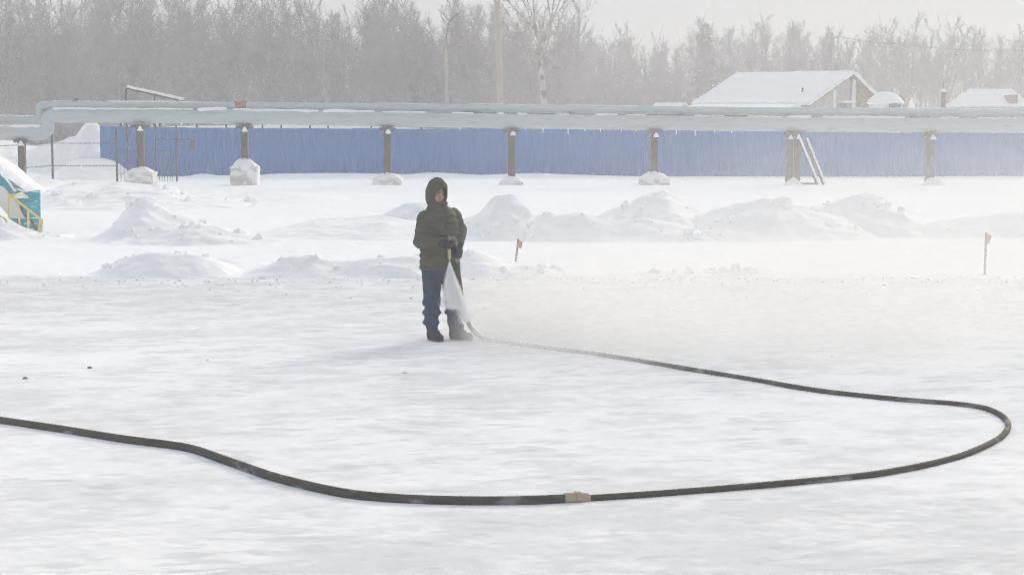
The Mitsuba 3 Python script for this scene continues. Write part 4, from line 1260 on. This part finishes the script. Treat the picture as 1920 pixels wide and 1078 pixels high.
hc = hd + HEAD[2] * 0.010 - HEAD[1] * 0.012 + HEAD[0] * 0.018


def hood_solid(P, g):
    d = ell(P, hc, HEAD, (0.112 + g, 0.132 + g, 0.150 + g))
    d = smin(d, ell(P, hc + HEAD[2] * 0.055 + HEAD[1] * 0.015, HEAD, (0.088 + g, 0.115 + g, 0.112 + g)), 0.03)
    d = smin(d, ell(P, hc - HEAD[2] * 0.095 - HEAD[1] * 0.005, HEAD, (0.098 + g, 0.118 + g, 0.085 + g)), 0.035)
    return d


def hood(P):
    d = smax(hood_solid(P, 0.0), -hood_solid(P, -0.021), 0.006)
    q = P - hc
    hole = ell(P, hc + HEAD[1] * 0.155 - HEAD[2] * 0.036, HEAD, (0.090, 0.115, 0.102))
    d = smax(d, -hole, 0.012)
    w = q @ HEAD[1]
    d = d - 0.004 * (np.abs(np.sin(np.pi * w / 0.06))**0.5 - 0.5)
    return d + 0.010 * (meshkit.noise(P * 16, 8).astype(np.float32) - 0.5)


tag(part(man, 'hood', surface_nets(hood, hc - 0.22, hc + 0.22, 0.006), 'quilted_cloth', True), 'raised hood open towards the right')
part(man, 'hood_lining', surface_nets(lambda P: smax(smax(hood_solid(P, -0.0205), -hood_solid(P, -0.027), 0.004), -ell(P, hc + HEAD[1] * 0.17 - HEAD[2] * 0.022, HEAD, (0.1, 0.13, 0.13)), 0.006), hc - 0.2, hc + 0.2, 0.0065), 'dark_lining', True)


def crumple(P, f, s):
    return meshkit.noise(P * np.array([f * 0.7, f * 0.7, f * 1.6]), s).astype(np.float32) - 0.5


def trousers(P):
    d = ell(P, J(825, 506), BODY, (0.195, 0.15, 0.15))
    for h, k, a in ((hip_r, kn_r, an_r), (hip_l, kn_l, an_l)):
        lo = a + (a - k) / np.linalg.norm(a - k) * 0.03
        d = smin(d, smin(cap(P, h, k, 0.118, 0.090), cap(P, k, lo, 0.090, 0.082, lambda x: 0.004 * np.sin(x * 48)), 0.03), 0.03)
    d = smax(d, P[:, 2] - J(825, 490)[2], 0.01)
    d = smax(d, 0.125 + 0.012 * np.sin(P[:, 0] * 60) - P[:, 2], 0.01)
    low_ = np.clip((0.75 - P[:, 2]) / 0.5, 0.25, 1)
    return d + (0.055 * crumple(P, 12, 3) + 0.020 * crumple(P, 30, 4)) * low_


part(man, 'trousers', surface_nets(trousers, c0 + [-0.30, -0.30, -0.80], c0 + [0.33, 0.30, 0.10], 0.008), 'trouser_cloth', True)


def boot(an, heel, toe):
    def f(P):
        d = cap(P, an + [0, 0, 0.06], heel + [0, 0, 0.02], 0.064, 0.060)
        m = heel + (toe - heel) * 0.55
        d = smin(d, cap(P, heel, m, 0.056, 0.056), 0.03)
        d = smin(d, cap(P, m, toe, 0.054, 0.047), 0.02)
        d = smin(d, cap(P, an + [0, 0, 0.02], m + [0, 0, 0.02], 0.050, 0.040), 0.035)
        welt = smin(cap(P * [1, 1, 1], heel, m, 0.063, 0.064), cap(P, m, toe, 0.062, 0.053), 0.02)
        welt = smax(welt, P[:, 2] - 0.030, 0.004)
        d = np.minimum(d, welt)
        d = smax(d, 0.002 - P[:, 2], 0.004)
        d = smax(d, P[:, 2] - an[2] - 0.05, 0.01)
        return d + 0.008 * crumple(P, 22, 5)
    return f


for a_, h_, t_ in ((an_r, heel_r, toe_r), (an_l, heel_l, toe_l)):
    lo_, hi_ = np.minimum(np.minimum(a_, h_), t_) - 0.12, np.maximum(np.maximum(a_, h_), t_) + 0.14
    part(man, 'boot', surface_nets(boot(a_, h_, t_), [lo_[0], lo_[1], -0.03], hi_, 0.007), 'boot_felt', True)
for bones, base, w, gp, el in ((fr, pr, wr_r, grip_r, el_r), (fl, pl, wr_l, grip_l, el_l)):
    n = (w - el) / np.linalg.norm(w - el)
    part(man, 'glove', surface_nets(lambda P: smin(hand(P, bones, base, w, 0.0035), cap(P, w - n * 0.03, w + n * 0.02, 0.047, 0.040), 0.02), np.minimum(gp, w) - 0.11, np.maximum(gp, w) + 0.11, 0.0045), 'glove_cloth', True)

# ------------------------------------------------------------------ the hose, its nozzle and the water
hose = thing('fire_hose', 'long dark hose snaking over the ice from the man round to the left edge', 'hose')
up_ = [noz_top + [0, 0, -0.02], noz_top + [0.005, 0.0, 0.045], J(848, 445, -0.26), J(854.5, 452, -0.17), grip_l + [0, 0, 0.03], J(857, 492, -0.13), J(861, 520, -0.15), J(866, 555, -0.20), J(870, 582, -0.22), J(877, 603, -0.18), J(889, 622, -0.08)]
gr = [on_ground(a, b, 0.034) for a, b in ((912, 635), (950, 641), (1000, 648), (1070, 656), (1150, 667), (1280, 688), (1420, 711), (1540, 731), (1690, 747), (1790, 755), (1850, 764), (1885, 783), (1888, 804), (1858, 828), (1780, 858), (1640, 886), (1450, 905), (1200, 925), (950, 938),
                                         (700, 930), (540, 900), (440, 868), (365, 842), (310, 832), (230, 822), (110, 803), (0, 787), (-180, 760), (-420, 735))]
hp2 = spline(up_ + gr, 0.05)
n_up = len(spline(up_, 0.05))
mid = int(np.argmin(np.linalg.norm(hp2 - on_ground(1080, 932, 0.034), axis=1)))      # the thin delivery hose is coupled to a fatter one
rr = np.full(len(hp2), 0.0235)
rr[:n_up] = np.linspace(0.018, 0.0235, n_up)
rr[mid:] = 0.031
wob = 0.006 * nz(np.arange(len(hp2)) * 0.05, np.zeros(len(hp2)), 1.7, 2, 3)
rr = rr * (1 + 2.2 * wob)
hp2[n_up:, 2] += rr[n_up:] - 0.034
hp2[:, :2] += 0.010 * np.stack([nz(np.arange(len(hp2)) * 0.05, np.zeros(len(hp2)), 0.9, 2, s_) for s_ in (5, 6)], 1) * (np.arange(len(hp2)) > n_up)[:, None]
part(hose, 'tube', tube(hp2[:mid + 1], rr[:mid + 1], 12), 'hose_cloth', True)
part(hose, 'tube', tube(hp2[mid:], rr[mid:], 12), 'hose_cloth', True)
cdir = (hp2[mid + 2] - hp2[mid - 2]) / np.linalg.norm(hp2[mid + 2] - hp2[mid - 2])
part(hose, 'coupling', tube([hp2[mid] + cdir * t for t in (-0.08, -0.06, -0.02, -0.018, 0.018, 0.02, 0.07, 0.09)], [0.028, 0.034, 0.034, 0.043, 0.043, 0.037, 0.037, 0.033], 16), 'brass', 30)
noz_dir = (noz_bot - noz_top) / np.linalg.norm(noz_bot - noz_top)
L_n = np.linalg.norm(noz_bot - noz_top)
st = np.array([0, 0.18, 0.2, 0.26, 0.28, 0.80, 0.82, 0.90, 0.91, 1.0])
rn = np.array([0.022, 0.022, 0.0245, 0.0245, 0.019, 0.0155, 0.020, 0.020, 0.0165, 0.013])
part(hose, 'nozzle', tube([noz_top + noz_dir * L_n * t for t in st], rn, 16), 'brass', 30)

rng = np.random.default_rng(4)
n = 27000
tip = noz_bot + noz_dir * 0.004
core = rng.uniform(size=n) < 0.48
dirs = np.empty((n, 3))
cd = np.array([0.185, -0.06, -1.0])
dirs[core] = cd + rng.normal(0, 0.055, (core.sum(), 3))
fan = ~core
ang = np.clip(rng.normal(0.0, 0.5, fan.sum()), -1, 1)
dirs[fan] = np.stack([0.02 + 0.29 * ang, -0.05 + rng.normal(0, 0.10, fan.sum()), -np.ones(fan.sum())], 1) + rng.normal(0, 0.03, (fan.sum(), 3))
dirs /= np.linalg.norm(dirs, axis=1, keepdims=True)
far_ = np.where(core, rng.uniform(0.0, 1, n)**0.8 * 0.66, rng.uniform(0, 1, n)**0.85 * 0.52)
pos = tip + dirs * far_[:, None]
pos[:, 0] += 0.16 * far_**2                                       # the wind carries it to the right
pos[:, 2] -= 0.02 * far_**2
vel = dirs + np.stack([0.2 * far_, 0 * far_, 0 * far_], 1)
vel /= np.linalg.norm(vel, axis=1, keepdims=True)
keep = pos[:, 2] > 0.02
pos, vel, far_ = pos[keep], vel[keep], far_[keep]
a = np.cross(vel, [0.3, 1.0, 0.1]); a /= np.linalg.norm(a, axis=1, keepdims=True)
b = np.cross(vel, a)
ln, wd = (0.007 + 0.009 * rng.uniform(size=len(pos)))[:, None], (0.0006 + 0.0007 * rng.uniform(size=len(pos)))[:, None]
V = np.stack([pos + vel * ln, pos - vel * ln, pos + a * wd, pos + b * wd, pos - a * wd, pos - b * wd], 1)
ff = np.array([[0, 2, 3], [0, 3, 4], [0, 4, 5], [0, 5, 2], [1, 3, 2], [1, 4, 3], [1, 5, 4], [1, 2, 5]])
solo('water_spray', trimesh.Trimesh(V.reshape(-1, 3), (ff[None] + (np.arange(len(pos)) * 6)[:, None, None]).reshape(-1, 3), process=False), 'water_drops', 'fan of fine white water drops spraying down from the nozzle', None, None, 'stuff', False)

# ------------------------------------------------------------------ small things on the ice
for (px, py), s, label in (((168, 690), 0.020, 'small dark pebble on the ice, the farther of the two at the left'), ((47, 710), 0.022, 'small dark pebble on the ice, the nearer of the two at the left')):
    m = trimesh.creation.icosphere(3, 1.0)
    m.vertices = m.vertices * (1 + 0.5 * (meshkit.fbm(m.vertices * 1.5 + px, 3, 2) - 0.5))[:, None] * [s * 1.2, s, s * 0.8]
    m.apply_translation(on_ground(px, py, s * 0.5))
    solo('pebble', m, 'stone', label, 'pebble', smooth=True)
rng = np.random.default_rng(21)
for name, n, mname, lab in (('snow_crumbs', 450, 'snow', 'crumbs of snow and ice scattered along the edge of the rink'), ('grit', 190, 'stone', 'dark grit scattered over the far edge of the ice')):
    ms_v, ms_f, off = [], [], 0
    base = trimesh.creation.icosahedron()
    for i in range(n):
        if name == 'snow_crumbs':
            y = 27.9 - abs(rng.normal(0, 0.8)) if rng.uniform() < 0.93 else rng.uniform(17, 27)
            s = 0.006 + 0.024 * rng.uniform()**4
        else:
            y = 27.6 - abs(rng.normal(0, 1.3)) if rng.uniform() < 0.96 else rng.uniform(15, 27)
            s = 0.004 + 0.010 * rng.uniform()**3
        x = rng.uniform(-0.31, 0.31) * y
        v = base.vertices * (1 + 0.35 * rng.normal(0, 1, (12, 1)).clip(-1, 1)) * [s * 1.2, s, s * 0.7]
        ms_v.append(v + [x, y, s * 0.3 + 0.01]); ms_f.append(base.faces + off); off += 12
    solo(name, trimesh.Trimesh(np.vstack(ms_v), np.vstack(ms_f), process=False), mname, lab, None, None, 'stuff', False)

v_, f_, o_ = [], [], 0
for v, f in clods:
    v_.append(v); f_.append(f + o_); o_ += len(v)
solo('snow_clods', trimesh.Trimesh(np.vstack(v_), np.vstack(f_), process=False), 'snow', 'broken lumps of snow lying on the ploughed piles', None, None, 'stuff', 40)

# ------------------------------------------------------------------ air: haze over everything, steam drifting off the wet ice
HB = ((-270, -45, -1.3), (270, 430, 19.5))


def air_box(lo, hi):
    lo, hi = np.array(lo, float), np.array(hi, float)
    return T().translate(((lo + hi) / 2).tolist()).scale(((hi - lo) / 2).tolist())


scene['haze'] = {'type': 'cube', 'to_world': air_box(*HB), 'bsdf': {'type': 'null'}, 'interior': {'type': 'ref', 'id': 'haze_medium'}}
labels['haze'] = {'label': 'cold haze hanging in the air over the whole rink', 'kind': 'stuff'}

SB = (np.array([-0.9, 14.5, -0.12]), np.array([11.5, 33.0, 4.4]))
res = (120, 110, 44)
sx_, sy_, sz_ = [np.linspace(SB[0][k], SB[1][k], res[k]) for k in range(3)]
PX, PYY, PZ = np.meshgrid(sx_, sy_, sz_, indexing='ij')
q = np.stack([PX, PYY, PZ], -1)
src = J(872, 620, -0.2)
dx = np.maximum(PX - src[0] + 0.25, 0)
cy = 19.55 + 0.10 * dx
wy = np.where(PYY < cy, 0.45 + 1.1 * (1 - np.exp(-dx / 2.0)), 0.45 + 0.6 * dx)
hz = 0.35 + 0.24 * dx
den = np.exp(-((PYY - cy) / wy)**2) * np.exp(-(np.maximum(PZ, 0) / hz)**1.5) * np.clip(dx / 0.5, 0, 1)
low_air = np.exp(-((PYY - 19.3 - 0.05 * dx) / (1.0 + 0.25 * dx))**2) * np.exp(-np.maximum(PZ, 0) / 0.30) * np.clip((dx - 0.15) / 0.7, 0, 1) * np.exp(-dx / 3.6)
den = den * (1.1 * np.exp(-dx / 1.8) + 0.66 * np.exp(-dx / 5.5))
wisp = np.clip(0.15 + 2.3 * (meshkit.fbm(q * [0.55, 0.55, 1.1] + 3, 4, 2) - 0.28), 0.1, 2.2)
foot = 0.9 * np.exp(-(((PX - src[0] + 0.15) / 0.32)**2 + ((PYY - 19.72) / 0.3)**2 + (PZ / 0.28)**2))
high = 0.011 * np.clip(dx / 1.5, 0, 1) * np.exp(-np.maximum(dx - 6, 0) / 3) * np.exp(-((PYY - 24) / 6)**2)
sig = den * wisp + high * np.clip(wisp, 0.4, 1.6) + 3.0 * low_air * np.clip(wisp, 0.4, 1.5) + foot * np.clip(wisp, 0.5, 1.2)
for ax_, n_ in enumerate(res):                                        # fades out before the walls of its box
    e = np.clip(np.minimum(np.arange(n_) + (3 if ax_ == 2 else 0), n_ - 1 - np.arange(n_)) / 5, 0, 1)
    sig = sig * e.reshape([-1 if k == ax_ else 1 for k in range(3)])
sig = (sig + HAZE).astype(np.float32)
scene['steam_medium'] = {'type': 'heterogeneous', 'albedo': {'type': 'rgb', 'value': [0.99, 0.985, 0.975]}, 'phase': {'type': 'hg', 'g': 0.2},
                         'sigma_t': {'type': 'gridvolume', 'grid': mi.VolumeGrid(np.ascontiguousarray(sig.transpose(2, 1, 0))[..., None]), 'to_world': T().translate(SB[0].tolist()).scale((SB[1] - SB[0]).tolist())}}
scene['steam'] = {'type': 'cube', 'to_world': air_box(*SB), 'bsdf': {'type': 'null'}, 'interior': {'type': 'ref', 'id': 'steam_medium'}, 'exterior': {'type': 'ref', 'id': 'haze_medium'}}
labels['steam'] = {'label': 'pale steam drifting right over the ice from the spray', 'kind': 'stuff'}
